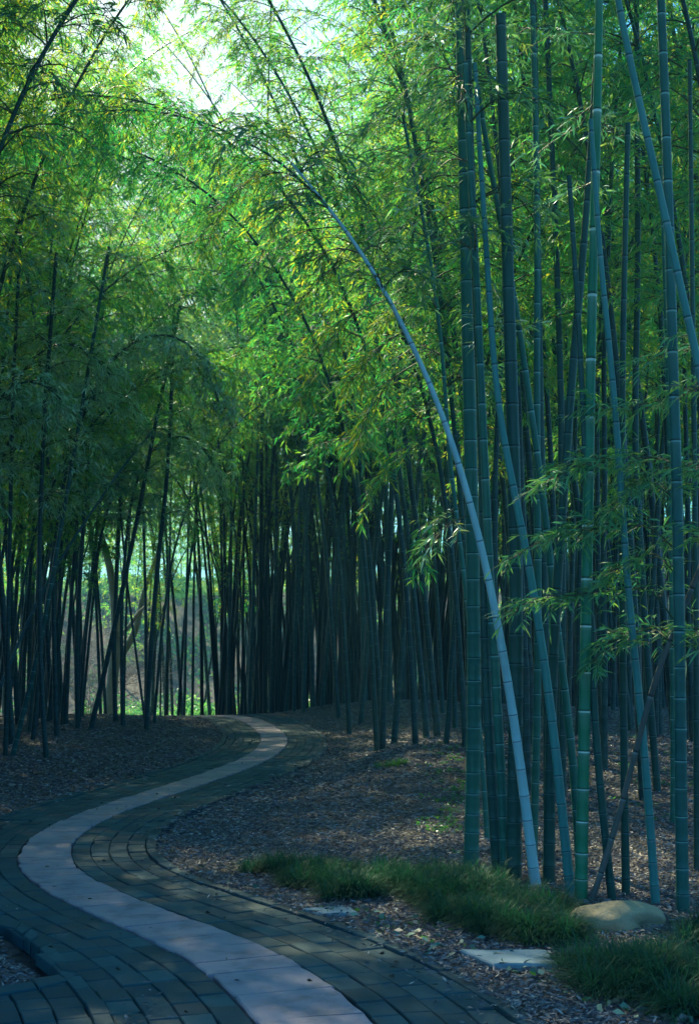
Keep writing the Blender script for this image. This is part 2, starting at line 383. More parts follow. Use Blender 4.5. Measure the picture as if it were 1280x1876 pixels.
# ------------------------------------------------------------------ leaves, twigs, culms
def leaf_geo(P, D, L, Wd, detailed=False, droop=.25):
    n = len(P); D = unit(D)
    r = unit(rng.normal(size=(n, 3)) + np.array([0, 0, .9]))
    S = unit(np.cross(D, r)); U = np.cross(S, D)
    L = L[:, None]; Wd = Wd[:, None]
    g = np.array([0, 0, -1.0])
    if not detailed:
        b = P; l = P + D * L * .4 + S * Wd / 2 ; t = P + D * L + g * L * droop * .6; r_ = P + D * L * .4 - S * Wd / 2
        V = np.stack([b, l, t, r_], 1).reshape(-1, 3)
        return V, np.arange(4 * n).reshape(n, 4)
    m1 = P + D * L * .28 + g * L * droop * .05; m2 = P + D * L * .66 + g * L * droop * .3; t = P + D * L * .97 + g * L * droop * .75
    V = np.stack([P, m1 + S * Wd * .48 + U * Wd * .1, m1 - S * Wd * .48 + U * Wd * .1, m2 + S * Wd * .36 + U * Wd * .08, m2 - S * Wd * .36 + U * Wd * .08, t + S * Wd * .02, t - S * Wd * .02, P + S * Wd * .03], 1).reshape(-1, 3)
    q = np.arange(n)[:, None] * 8
    return V, np.concatenate([q + np.array([[0, 2, 1, 7]]), q + np.array([[1, 2, 4, 3]]), q + np.array([[3, 4, 6, 5]])])
def stick_geo(A, B, ra, rb):
    """three-sided sticks from A to B"""
    n = len(A); d = unit(B - A); r = unit(np.cross(d, np.array([.3, .5, .81]))); q = np.cross(d, r)
    V = []
    for P, rad in ((A, ra), (B, rb)):
        for k_ in range(3):
            an = k_ * 2 * math.pi / 3
            V.append(P + (r * math.cos(an) + q * math.sin(an)) * np.reshape(rad, (-1, 1)))
    V = np.stack(V, 1).reshape(-1, 3); b = np.arange(n)[:, None] * 6
    return V, np.concatenate([b + np.array([[0, 1, 4, 3]]), b + np.array([[1, 2, 5, 4]]), b + np.array([[2, 0, 3, 5]])])
class Geo:
    def __init__(s): s.V, s.F, s.M, s.n = [], [], [], 0
    def add(s, VF, mi):
        V, F_ = VF; s.V.append(V); s.F.append(F_ + s.n); s.M.append(np.full(len(F_), mi)); s.n += len(V)
    def build(s, name, mats, parent=None, loc=None):
        return mesh_obj(name, np.concatenate(s.V), np.concatenate(s.F), None, parent, mats=mats, midx=np.concatenate(s.M), loc=loc)
def spray(G, pts, ra, twigs, tl=(.18, .42), lsz=.1, detailed=False, lstep=.035, droop=.5, spread=.9, start=.15, wr=.165):
    """a leafy branch along the polyline pts"""
    pts = np.array(pts, float); K = len(pts)
    seg = np.r_[0, np.cumsum(np.linalg.norm(np.diff(pts, axis=0), axis=1))]; Lt = seg[-1]
    rad = np.linspace(ra, ra * .25, K)
    G.add(stick_geo(pts[:-1], pts[1:], rad[:-1], rad[1:]), 0)
    t = np.sort(rng.uniform(start, 1, twigs)) * Lt; t[-1] = Lt * .99
    P = np.stack([np.interp(t, seg, pts[:, i]) for i in range(3)], 1)
    T = np.stack([np.interp(np.minimum(t + .05, Lt), seg, pts[:, i]) - np.interp(np.maximum(t - .1, 0), seg, pts[:, i]) for i in range(3)], 1); T = unit(T)
    side = unit(np.cross(T, np.array([0, 0, 1.0])) + 1e-4) * np.where(np.arange(twigs) % 2, 1, -1)[:, None]
    tlen = rng.uniform(*tl, twigs) * (1.15 - .5 * t / Lt)
    d0 = unit(T * rng.uniform(.4, 1, (twigs, 1)) + side * rng.uniform(.3, spread, (twigs, 1)) + rng.normal(size=(twigs, 3)) * .25 + np.array([0, 0, .1]))
    nseg = 3; prev = P; d = d0; nodes = [P]; dirs = [d0]
    for q in range(nseg):
        d = unit(d + np.array([0, 0, -1.0]) * droop * .3 * (q + .5))
        nx = prev + d * (tlen / nseg)[:, None]
        G.add(stick_geo(prev, nx, np.full(twigs, .0022 * (1 - q * .25)), np.full(twigs, .0018 * (1 - q * .25))), 0)
        nodes.append(nx); dirs.append(d); prev = nx
    nodes = np.array(nodes); dirs = np.array(dirs)
    nl = np.maximum(4, (tlen / lstep)).astype(int); tot = nl.sum(); idx = np.repeat(np.arange(twigs), nl)
    fr = rng.uniform(.15, 1, tot) ** .7 * nseg; k0 = np.minimum(fr.astype(int), nseg - 1); f = (fr - k0)[:, None]
    LP = nodes[k0, idx] * (1 - f) + nodes[k0 + 1, idx] * f; LD = dirs[k0 + 1, idx]
    sd_ = unit(np.cross(LD, np.array([0, 0, 1.0])) + 1e-4) * rng.choice([-1, 1], (tot, 1))
    D = unit(LD * .75 + sd_ * rng.uniform(.15, 1.25, (tot, 1)) + rng.normal(size=(tot, 3)) * .34 + np.array([0, 0, -.22]) * droop * 1.6)
    L = lsz * rng.uniform(.6, 1.25, tot)
    G.add(leaf_geo(LP, D, L, L * wr * rng.uniform(.8, 1.15, tot), detailed), 1)

def culm_curve(pts, n=60):
    """smooth a rough 3-D polyline; returns dense points"""
    pts = np.array(pts, float); seg = np.r_[0, np.cumsum(np.linalg.norm(np.diff(pts, axis=0), axis=1))]
    m_ = max(n, 60) * 3; q = np.linspace(0, seg[-1], m_); d = np.stack([np.interp(q, seg, pts[:, i]) for i in range(3)], 1)
    hk = m_ // 7; k = np.exp(-(np.arange(-hk, hk + 1) / (hk / 2.2)) ** 2 / 2); k /= k.sum()
    o = []
    for i in range(3):
        a = d[:, i]; o.append(np.convolve(np.r_[2 * a[0] - a[hk:0:-1], a, 2 * a[-1] - a[-2:-hk - 2:-1]], k, 'valid'))
    o = np.stack(o, 1); return o[np.linspace(0, m_ - 1, n).astype(int)]
def culm_geo(C, r0, r1, sides=10, inter=(.13, .32), jag=.0, near=True):
    seg = np.r_[0, np.cumsum(np.linalg.norm(np.diff(C, axis=0), axis=1))]; Lt = seg[-1]
    nodes = [0.02]
    while nodes[-1] < Lt:
        f = nodes[-1] / Lt; nodes.append(nodes[-1] + (inter[0] + (inter[1] - inter[0]) * min(1, f * 2.2)) * random.uniform(.9, 1.1))
    S, Rm, NV = [], [], []
    if True:
        for q, x in enumerate(nodes[:-1]):
            nx = nodes[q + 1]; ln = nx - x
            if near: prof = ((0, 1.0), (.012, 1.055), (.04, 1.0), (.3, .985), (.7, .985), (.95, 1.0), (.985, 1.05))
            else: prof = ((0, 1.05), (.05, 1.0), (.95, 1.0))
            for f, m_ in prof:
                S.append(x + f * ln); Rm.append(m_); NV.append(q + f)
    S = np.array(S); Rm = np.array(Rm); NV = np.array(NV); ok = S < Lt; S, Rm, NV = S[ok], Rm[ok], NV[ok]
    P = np.stack([np.interp(S, seg, C[:, i]) for i in range(3)], 1)
    T = unit(np.stack([np.interp(np.minimum(S + .1, Lt), seg, C[:, i]) - np.interp(np.maximum(S - .1, 0), seg, C[:, i]) for i in range(3)], 1))
    R = (r0 + (r1 - r0) * (S / Lt)) * Rm * (1 + .1 * np.exp(-S / .25))
    A = unit(np.cross(T, np.array([0.0, 1.0, 0.05]))); B = np.cross(T, A)
    an = np.arange(sides) * 2 * math.pi / sides
    V = P[:, None] + (A[:, None] * np.cos(an)[None, :, None] + B[:, None] * np.sin(an)[None, :, None]) * R[:, None, None]
    n = len(S); i_, j_ = np.meshgrid(np.arange(sides), np.arange(n - 1)); k_ = (j_ * sides + i_).ravel(); k2 = (j_ * sides + (i_ + 1) % sides).ravel()
    return V.reshape(-1, 3), np.stack([k_, k2, k2 + sides, k_ + sides], 1), np.repeat(NV, sides)
def crown_on(C, s0, G, lb=(1.3, .5), step=.26, twigs=(10, 16), lsz=.11, droop=.6, detailed=False, both=2, aim=None, up=.55, lstep=.035):
    seg = np.r_[0, np.cumsum(np.linalg.norm(np.diff(C, axis=0), axis=1))]; Lt = seg[-1]; s_ = s0; az = random.uniform(0, 6.28)
    while s_ < Lt:
        f = (s_ - s0) / max(Lt - s0, .1)
        p = np.array([np.interp(s_, seg, C[:, i]) for i in range(3)])
        T = unit(np.array([np.interp(min(s_ + .15, Lt), seg, C[:, i]) - np.interp(max(s_ - .15, 0), seg, C[:, i]) for i in range(3)]))
        az += 2.4
        for b in range(both):
            a = az + b * random.uniform(.7, 1.3) * 1.2
            if aim is not None: a = aim + random.uniform(-1, 1)
            h = np.array([math.cos(a), math.sin(a), 0])
            L = (lb[0] + (lb[1] - lb[0]) * f) * random.uniform(.55, 1.2)
            if f < .12: L *= .6
            d = unit(h + T * up + np.array([0, 0, .15])); q = p.copy(); pts = [q]
            for k_ in range(6):
                d = unit(d + np.array([0, 0, -1]) * droop * .16 * (k_ + .4)); q = q + d * L / 6; pts.append(q)
            spray(G, pts, .006 + .004 * L, random.randint(*twigs), lsz=lsz, detailed=detailed, lstep=lstep)
        s_ += step * random.uniform(.8, 1.2)
    d = unit(C[-1] - C[-4]); pts = [C[-1] + d * .12 * k_ + np.array([0, 0, -1]) * .012 * k_ * k_ for k_ in range(7)]
    spray(G, pts, .004, 8, lsz=lsz, detailed=detailed)

# ---- a small family of whole bamboos, copied for the many
LIB = {}
def make_variant(key, H, th0, th1, pw, r0, s0, lb=(1.25, .55), droop=.6, dens=1.08, lsz=.112, leaf='leaf', **kw):
    n = 50; st = H / (n - 1); C = [np.zeros(3)]
    for q in range(n - 1):
        f = q / (n - 1); th = th0 + th1 * f ** pw
        C.append(C[-1] + np.array([math.sin(th) * st, random.uniform(-.01, .01), math.cos(th) * st]))
    C = np.array(C); root = empty('bamboo', (0, 0, 0))
    V, Fq, nv = culm_geo(C, r0, r0 * .18, 8, near=False)
    mesh_obj('culm', V, Fq, M['culm_dark'], root, True, ('node_v', nv))
    G = Geo(); crown_on(C, s0, G, lb=lb, droop=droop, step=.26 / dens, lsz=lsz, **kw); G.build('crown', [M['twig'], M[leaf]], root)
    LIB[key] = [root, False]
R_ = math.radians
for q in range(4): make_variant(('tall', q), 12.5 + q * .9, R_(2 + q), R_(28 + 8 * q), 2.2, .042 + .003 * q, 5.7 + .3 * q)
for q in range(3): make_variant(('arch', q), 9.5 + q, R_(3), R_(95 + 12 * q), 2.4, .036, 3.8, lb=(1.0, .6), droop=.8, dens=1.2)
for q in range(3): make_variant(('low', q), 10.5 + q, R_(1.5), R_(25), 2.0, .04, 4.1 + .3 * q, lb=(1.4, .6), droop=.7)
for q in range(4): make_variant(('far', q), 13 + q, R_(2), R_(35), 2.2, .05, 1.2, lb=(2.0, .9), droop=.6, lsz=.2, lstep=.05)
for q in range(2): make_variant(('young', q), 7.5 + q, R_(3), R_(70), 2.4, .022, 2.8, lb=(.8, .5), droop=.7)
def plant(key, x, y, rot, sc_=1.0, lean=(0, 0), label='', group=None, z=None):
    root, used = LIB[key]
    if not used: o = root; LIB[key][1] = True
    else:
        o = root.copy(); sc.collection.objects.link(o)
        for ch in root.children:
            c = ch.copy(); sc.collection.objects.link(c); c.parent = o
    o.location = (x, y, (hz(x, y) if z is None else z) - .03); o.rotation_euler = (lean[0], lean[1], rot); o.scale = (sc_,) * 3
    tag(o, label, 'bamboo', group); return o

# ---- named foreground culms: (label, material, base px, later px points, diameter px at base, top, crown start fraction or None)
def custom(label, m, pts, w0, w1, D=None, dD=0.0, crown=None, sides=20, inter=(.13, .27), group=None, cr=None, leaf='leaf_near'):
    b = on_ground(*pts[0]) if D is None else at_depth(*pts[0], D)
    D = b[1]
    b[2] = hz(b[0], b[1]) - .05 if D is not None else b[2]
    W = [at_depth(u, v, D + dD * (pts[0][1] - v) / 1500) for u, v in pts]
    W[0][2] = hz(W[0][0], W[0][1]) - .04
    C = culm_curve(W, 90); root = empty('bamboo', tuple(C[0])); Cl = C - C[0]
    ppm = F / D
    V, Fq, nv = culm_geo(Cl, w0 / ppm / 2, w1 / ppm / 2, sides, inter)
    mesh_obj('culm', V, Fq, m, root, True, ('node_v', nv))
    if crown is not None:
        G = Geo(); kw = dict(lb=(1.0, .5), step=.32, droop=.7, lsz=.1); kw.update(cr or {})
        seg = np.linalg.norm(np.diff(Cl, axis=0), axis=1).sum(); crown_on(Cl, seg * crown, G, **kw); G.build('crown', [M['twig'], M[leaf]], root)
    tag(root, label, 'bamboo', group or 'bamboos in the near clump right of the path'); return root, C
top = lambda u, v, du, n=3, dv=330: [(u + du * k, v - dv * k) for k in range(1, n + 1)]
FG = {}
FG['A'] = custom('thick dark straight bamboo at the left edge of the right-hand clump', M['culm_teal'], [(862, 1606), (870, 1300), (868, 1100), (858, 700), (850, 300), (843, 0), (832, -500), (815, -900)], 27, 18, crown=.72)
FG['B'] = custom('dark bamboo close behind the thick straight one at the clump edge', M['culm_dark'], [(912, 1622), (894, 1350), (886, 1150), (886, 900), (878, 700), (862, 300), (850, -200)], 20, 11, crown=.8)
FG['C'] = custom('medium teal bamboo between the thick straight one and the pale leaning one', M['culm_teal'], [(927, 1626), (912, 1300), (901, 1150), (889, 887), (872, 500), (850, 100)], 18, 11, crown=.75)
FG['D'] = custom('pale blue leaning bamboo, the brightest stem, arching far left into the foliage', M['culm_blue'], [(982, 1640), (963, 1480), (940, 1310), (910, 1130), (880, 990), (850, 880), (820, 780), (775, 670), (720, 560), (660, 450), (590, 365), (535, 300)], 19.5, 5, crown=.8, dD=-.35, cr=dict(lb=(.7, .45)))
FG['E'] = custom('very thick dark bamboo standing behind the pale leaning stem', M['culm_dark'], [(940, 1632), (942, 1400), (946, 1250), (942, 900), (930, 500), (915, 0)], 28, 20)
FG['F'] = custom('slim green bamboo with fine pale rings right of the pale leaning stem', M['culm_teal'], [(976, 1588), (981, 1400), (986, 1200), (984, 1000), (982, 700), (984, 400), (975, 0), (960, -300)], 15, 9, crown=.8)
FG['G'] = custom('long blue green bamboo leaning left across the clump from the bright ringed stem', M['culm_mid'], [(1046, 1655), (1010, 1300), (987, 1150), (961, 981), (942, 910), (924, 831), (905, 700), (893, 500), (880, 300), (868, 100)], 18, 9, dD=.6)
FG['H'] = custom('teal bamboo leaning left just right of the long blue green one', M['culm_teal'], [(1062, 1610), (1051, 1400), (1040, 1300), (1021, 1187), (1010, 1037), (995, 925), (984, 831), (960, 675), (940, 525), (920, 425), (895, 300), (870, 130)], 16, 9)
FG['I'] = custom('upright vivid green bamboo with bright white rings at every joint', M['culm_green'], [(1063, 1662), (1068, 1400), (1073, 1150), (1077, 900), (1080, 700), (1085, 500), (1092, 250), (1097, 0), (1102, -400)], 23, 13, inter=(.16, .40), sides=24)
FG['J'] = custom('dark bamboo bending to the right as it rises behind the green ringed stem', M['culm_dark'], [(1005, 1636), (1005, 1500), (1010, 1250), (1021, 1037), (1032, 906), (1042, 750), (1052, 625), (1065, 500), (1076, 350), (1092, 100)], 22, 11)
FG['K'] = custom('thin dark bamboo leaning left out from behind the green ringed stem', M['culm_dark'], [(1122, 1662), (1100, 1462), (1086, 1294), (1082, 1150), (1074, 900), (1060, 600), (1040, 300)], 15, 9)
FG['L'] = custom('thin dry brownish bamboo slanting to the right across the clump', M['culm_dry'], [(1078, 1664), (1110, 1570), (1137, 1480), (1165, 1370), (1205, 1220), (1250, 1120), (1285, 1030), (1330, 930)], 11, 9, inter=(.2, .35), dD=-.5)
FG['M'] = custom('dark upright bamboo right of where the dry slanting stem starts', M['culm_dark'], [(1146, 1652), (1142, 1400), (1140, 1187), (1138, 900), (1140, 600), (1150, 200)], 15, 10)
FG['N'] = custom('blue green bamboo crossed by the dry slanting stem', M['culm_mid'], [(1201, 1668), (1188, 1480), (1176, 1330), (1165, 1230), (1150, 1100), (1140, 950), (1130, 800), (1118, 650), (1105, 550), (1095, 430), (1080, 200)], 16, 9)
FG['O'] = custom('blue bamboo curving in from the right edge towards the top', M['culm_mid'], [(1345, 1720), (1342, 1400), (1335, 1100), (1318, 850), (1290, 700), (1270, 640), (1245, 530), (1215, 380), (1185, 250), (1155, 130), (1130, 0), (1095, -200)], 19, 12, crown=.93)
FG['P'] = custom('thick teal ringed bamboo near the right edge, the one with many leafy side branches', M['culm_teal'], [(1250, 1684), (1247, 1500), (1245, 1300), (1243, 1100), (1240, 900), (1232, 700), (1225, 400), (1210, 0), (1195, -300)], 23, 15, sides=24)
FG['Q'] = custom('slender green bamboo set behind, left of the thick right-edge stem', M['culm_teal'], [(1233, 1542), (1233, 1350), (1231, 1200), (1229, 1000), (1224, 700), (1210, 300)], 12, 8)
FG['R'] = custom('slender dark bamboo at the very right edge of the clump', M['culm_dark'], [(1276, 1612), (1275, 1400), (1273, 1000), (1268, 600), (1262, 100)], 12, 8)
FG['T'] = custom('thin bamboo with a lit edge leaning far left behind the thick straight one', M['culm_teal'], [(893, 1560), (872, 1250), (856, 1112), (841, 981), (822, 850), (812, 650), (790, 480), (765, 350), (735, 200)], 10, 6, crown=.6, dD=.5, cr=dict(lb=(.8, .5)))
FG['U'] = custom('dark slanting bamboo whose leafy upper part shows left of the clump', M['culm_dark'], [(880, 1450), (868, 1200), (850, 1000), (832, 780), (812, 600), (800, 480), (770, 320), (740, 150)], 11, 7, crown=.45, cr=dict(lb=(1.1, .6)))
for lb_, pts, w0, w1 in (
    ('dark upright bamboo behind the clump, left one of a close pair', [(1003, 1520), (1000, 1200), (990, 800), (985, 500), (978, 0), (970, -200)], 15, 11),
    ('dark upright bamboo behind the clump, right one of a close pair', [(1030, 1500), (1030, 1100), (1027, 700), (1012, 300), (998, 0), (990, -200)], 14, 10),
    ('dark straight bamboo behind, between the crossed stem and the thick right-edge one', [(1205, 1500), (1190, 1300), (1172, 1000), (1160, 800), (1168, 500), (1165, 0)], 14, 10),
    ('short dark bamboo stem standing alone on the litter left of the clump', [(833, 1352), (828, 1100), (815, 800), (800, 400), (780, 0)], 10, 7),
    ('dark bamboo slanting beside the short lone stem', [(857, 1358), (846, 1240), (828, 1050), (800, 800), (760, 500)], 10, 6),
    ('far dark stem in front of the dense stand, left of two near its middle', [(668, 1316), (664, 1100), (655, 900), (640, 600)], 11, 7),
    ('far dark stem in front of the dense stand, right of two near its middle', [(713, 1323), (711, 1100), (705, 850), (690, 500)], 11, 7),
    ('thin dark bamboo at the upper right corner leaning left', [(1330, 1450), (1320, 1000), (1300, 500), (1275, 330), (1255, 200), (1225, 0), (1190, -150)], 12, 8),
    ('dark bamboo behind the vivid green stem, leaning right out of the ground', [(1090, 1330), (1060, 1200), (1035, 1050), (1020, 850), (1015, 600)], 13, 9)):
    custom(lb_, M['culm_dark'], pts, w0, w1, sides=10, group='dark bamboos set back on the right', inter=(.18, .33))

# ---- leafy side branches of the right-edge stem
def side_branch(root, C, pts, D, name='leafy_branch', dens=26, lsz=.085, ra=.006, dD=0, droop=.3, leaf='leaf_painted_sheen'):
    W = [at_depth(u, v, D + dD * q) for q, (u, v) in enumerate(pts)]
    # begin at the culm itself
    z = W[0][2]; k_ = np.argmin(np.abs(C[:, 2] - z)); W[0] = C[k_].copy()
    W = culm_curve(W, 14) if len(W) > 2 else np.linspace(W[0], W[1], 8)
    W = W - C[0]
    G = Geo(); spray(G, W, ra, dens, tl=(.14, .34), lsz=lsz, detailed=True, lstep=.027, droop=droop, start=.2, wr=.13)
    G.build(name, [M['twig'], M[leaf]], root)
rP, cP = FG['P']; rO, cO = FG['O']
for r_, c_, pts, dn in (
    (rO, cO, [(1330, 660), (1280, 640), (1220, 650), (1165, 668)], 22), (rO, cO, [(1335, 760), (1270, 715), (1200, 735), (1140, 752), (1080, 748)], 34),
    (rP, cP, [(1240, 860), (1210, 838), (1150, 838), (1080, 850), (1030, 866), (985, 892)], 40), (rO, cO, [(1330, 900), (1270, 850), (1210, 855), (1150, 890)], 30),
    (rP, cP, [(1241, 930), (1205, 885), (1160, 900), (1120, 935)], 22), (rP, cP, [(1242, 1010), (1190, 962), (1120, 965), (1050, 975), (985, 988), (930, 1030)], 42),
    (rP, cP, [(1243, 1060), (1200, 1012), (1160, 1020), (1120, 1050)], 20), (rP, cP, [(1243, 1140), (1190, 1075), (1120, 1082), (1050, 1090), (985, 1098), (945, 1118)], 38),
    (rP, cP, [(1244, 1190), (1200, 1150), (1150, 1160), (1110, 1185), (1085, 1215)], 26), (rO, cO, [(1340, 1200), (1280, 1150), (1220, 1160), (1185, 1180)], 20),
    (rO, cO, [(1335, 1010), (1290, 970), (1240, 975), (1190, 1000)], 20)):
    side_branch(r_, c_, pts, 8.9, dens=int(dn * 1.9), dD=-.04, lsz=.088, leaf='leaf_branch')
rI, cI = FG['I']; rA, cA = FG['A']
for r_, c_, pts, dn in (
    (rI, cI, [(1092, 250), (1060, 235), (1020, 250), (985, 280)], 18), (rI, cI, [(1088, 400), (1050, 350), (1000, 370)], 16), (rI, cI, [(1094, 160), (1040, 60), (990, 70), (950, 100)], 20),
    (rI, cI, [(1090, 300), (1130, 245), (1180, 255), (1230, 275)], 20), (rA, cA, [(850, 300), (900, 420), (950, 440)], 14), (rA, cA, [(858, 640), (900, 590), (950, 600)], 18),
    (rA, cA, [(852, 420), (800, 380), (750, 400), (715, 440)], 20), (rA, cA, [(866, 940), (820, 960), (775, 1010)], 14), (rA, cA, [(846, 120), (890, 60), (940, 70)], 18),
    (rA, cA, [(846, 130), (790, 60), (730, 80), (690, 130)], 22)):
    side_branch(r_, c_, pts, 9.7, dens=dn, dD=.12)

rD, cD = FG['D']; rT, cT = FG['T']; rU, cU = FG['U']
for r_, c_, pts, dn in (
    (rD, cD, [(590, 365), (520, 310), (450, 330), (400, 390), (380, 450)], 75), (rD, cD, [(640, 425), (560, 420), (480, 470), (430, 540)], 60), (rD, cD, [(610, 380), (560, 270), (490, 220), (420, 240)], 60),
    (rD, cD, [(660, 450), (600, 500), (540, 560)], 40), (rD, cD, [(720, 560), (650, 570), (590, 640), (560, 730)], 50), (rD, cD, [(690, 500), (700, 420), (650, 340)], 40),
    (rD, cD, [(775, 670), (720, 690), (670, 760), (650, 830)], 45), (rD, cD, [(745, 610), (690, 640), (640, 700)], 34), (rT, cT, [(820, 830), (760, 820), (700, 860), (665, 930)], 45),
    (rT, cT, [(812, 740), (750, 740), (690, 790), (600, 810)], 50), (rT, cT, [(836, 930), (800, 950), (760, 1010), (770, 1040)], 34), (rT, cT, [(800, 560), (740, 560), (690, 600)], 36),
    (rU, cU, [(812, 600), (850, 560), (900, 580)], 30), (rU, cU, [(800, 480), (850, 430), (900, 440), (940, 480)], 34), (rU, cU, [(770, 320), (700, 290), (640, 320)], 40),
    (rU, cU, [(750, 190), (650, 50), (550, 10), (450, 30), (375, 70), (350, 150)], 150), (rU, cU, [(756, 240), (660, 120), (570, 100), (470, 110), (400, 170), (380, 230)], 130), (rU, cU, [(745, 160), (640, -20), (520, -60), (400, -50), (310, -20), (270, 40)], 160),
    (rT, cT, [(765, 350), (820, 300), (880, 330)], 34), (rT, cT, [(780, 430), (700, 440), (650, 500)], 36)):
    side_branch(r_, c_, pts, c_[40][1], dens=int(dn * (1.0 if pts[0][1] > 540 else .75)), lsz=.085 if pts[0][1] > 540 else .062, dD=-.05, ra=.005, droop=.6, leaf='leaf')
# ---- left clump
for lb_, m, pts, w0, w1, g in (
    ('slim dark bamboo at the left edge, standing upright nearest the camera', 'culm_dark', [(10, 1402), (14, 1250), (18, 1000), (25, 700), (40, 400)], 9, 6, .5),
    ('dark bamboo leaning right from the left edge of the litter bed', 'culm_teal', [(22, 1400), (45, 1300), (75, 1180), (110, 980), (150, 750), (200, 450)], 10, 6, .5),
    ('dark bamboo with a short bare foot in the litter, third from the left edge', 'culm_dark', [(86, 1404), (80, 1330), (74, 1200), (72, 1000), (82, 750), (105, 450)], 10, 7, .5),
    ('dark bamboo upright between the leaning pair and the foot of the third stem', 'culm_dark', [(143, 1352), (139, 1200), (150, 1000), (170, 750), (200, 450)], 9, 6, .45),
    ('dark bamboo leaning right over the litter, left of the gap to the garden', 'culm_dark', [(165, 1352), (190, 1240), (225, 1080), (262, 900), (290, 750), (330, 560)], 10, 6, .5),
    ('dark straight bamboo in front of the gap to the garden', 'culm_dark', [(212, 1336), (208, 1200), (216, 1000), (226, 820), (240, 600)], 9, 6, .5),
    ('dark bamboo right of the garden gap, its foot lowest on the litter', 'culm_dark', [(268, 1350), (274, 1220), (290, 1020), (305, 900), (312, 780), (320, 560)], 10, 6, .5),
    ('slender dark bamboo tilting left just right of the garden gap', 'culm_dark', [(268, 1345), (250, 1200), (232, 1060), (222, 950), (210, 800)], 5, 3, .7),
    ('dark bamboo upright at the left, fifth stem on the litter bed', 'culm_dark', [(105, 1335), (106, 1200), (112, 1000), (118, 800), (130, 500)], 9, 6, .45),
    ('dark bamboo leaning right in the left clump, in front of the pale garden tree', 'culm_dark', [(140, 1330), (152, 1200), (172, 1030), (190, 860), (215, 650)], 9, 5, .45)):
    custom(lb_, M[m], pts, w0, w1, crown=g, sides=8, leaf='leaf_painted_sheen', group='bamboos on the litter bed left of the path', cr=dict(lb=(1.0, .6), step=.36))
for lb_, pts, w0, w1, g, lbx in (
    ('arching bamboo whose drooping bluish plume hangs nearest the middle of the picture', [(60, 1372), (80, 1150), (120, 850), (190, 660), (280, 590), (350, 610), (392, 680), (402, 740)], 9, 3, .42, .9),
    ('arching bamboo making the lower small plume just above the dark stems', [(225, 1345), (222, 1100), (240, 900), (285, 800), (345, 785), (390, 830), (400, 870)], 8, 3, .55, .6),
    ('arching bamboo with the leftmost plume drooping over the left-hand stems', [(-60, 1400), (-40, 1000), (10, 720), (90, 610), (160, 620), (205, 690)], 9, 3, .5, .9),
    ('arching bamboo behind, its plume reaching farthest right', [(150, 1322), (180, 1000), (250, 700), (330, 580), (400, 575), (445, 620), (455, 660)], 6, 2, .45, 1.0),
    ('arching bamboo with a full plume between the leftmost and the middle ones', [(120, 1345), (130, 1100), (150, 850), (190, 670), (240, 600), (300, 620), (330, 690)], 9, 3, .5, .8),
    ('arching bamboo with a low plume over the left edge of the litter bed', [(-110, 1420), (-90, 1050), (-40, 780), (30, 680), (90, 690), (120, 740)], 8, 3, .5, .8)):
    custom(lb_, M['culm_dark'], pts, w0, w1, crown=g, sides=8, leaf='leaf_painted_sheen', group='plumed bamboos left of the path', cr=dict(lb=(lbx, .5), step=.2, droop=.8, twigs=(11, 16), up=.9, lsz=.115, lstep=.03))
# a thin toppled stem lying diagonally across the left clump, rooted outside the frame
custom('thin pale bamboo slanting diagonally up across the left clump', M['culm_mid'], [(-70, 1395), (0, 1265), (45, 1150), (100, 1040), (170, 935), (228, 850), (280, 790)], 6, 4, crown=.8, sides=8, group='bamboos on the litter bed left of the path', cr=dict(lb=(.5, .4)))
# upper left leaning stem close to the camera
custom('dark branching bamboo at the upper left corner leaning right', M['culm_dark'], [(-330, 1560), (-230, 1200), (-150, 800), (-60, 450), (10, 240), (55, 130), (110, 40), (180, -60)], 13, 8, crown=.52, sides=10, group='bamboos rooted left of the frame', cr=dict(lb=(1.0, .6), step=.2, lsz=.095))

# ---- scattered mid-distance bamboos and the dense stand
def px(u, D): return (u - 640) / F * D
def near_path(x, y, lim): return path_dist(np.array([x]), np.array([y]))[0] < lim
G_MID = 'bamboos of the right-hand grove behind the near clump'
placed = []
def free(x, y, d=.22):
    for a, b in placed:
        if (a - x) ** 2 + (b - y) ** 2 < d * d: return False
    placed.append((x, y)); return True
TL = ['tall', 'arch', 'low', 'young']
cnt = 0
# right grove, 14-30 m
tries = 0
while cnt < 34 and tries < 900:
    tries += 1
    D = random.uniform(15, 30); u = random.uniform(600 if D > 24 else 760, 1420); x = px(u, D)
    if near_path(x, D, 2.0) or not free(x, D, .6): continue
    key = random.choice([('low', 0), ('low', 1), ('low', 2), ('tall', 0), ('tall', 1), ('tall', 2), ('arch', 0)])
    plant(key, x, D, random.uniform(0, 6.28), random.uniform(.9, 1.1), (random.uniform(-.05, .05), random.uniform(-.05, .05)),
          'dark bamboo rising from the litter behind the near clump on the right', G_MID); cnt += 1
# plumes hanging over the middle from the right
for u, D, rot, key, s_ in ((690, 20, 3.3, ('arch', 1), 1.1), (760, 17, 3.0, ('arch', 2), 1.0), (640, 25, 3.4, ('arch', 2), 1.25), (850, 16, 3.2, ('arch', 1), .93), (720, 22, .4, ('tall', 3), 1.0), (620, 29, 3.2, ('tall', 2), 1.0)):
    x = px(u, D); free(x, D); plant(key, x, D, rot, s_, (0, 0), 'bamboo arching left over the path from the right-hand grove', 'bamboos arching over the path')
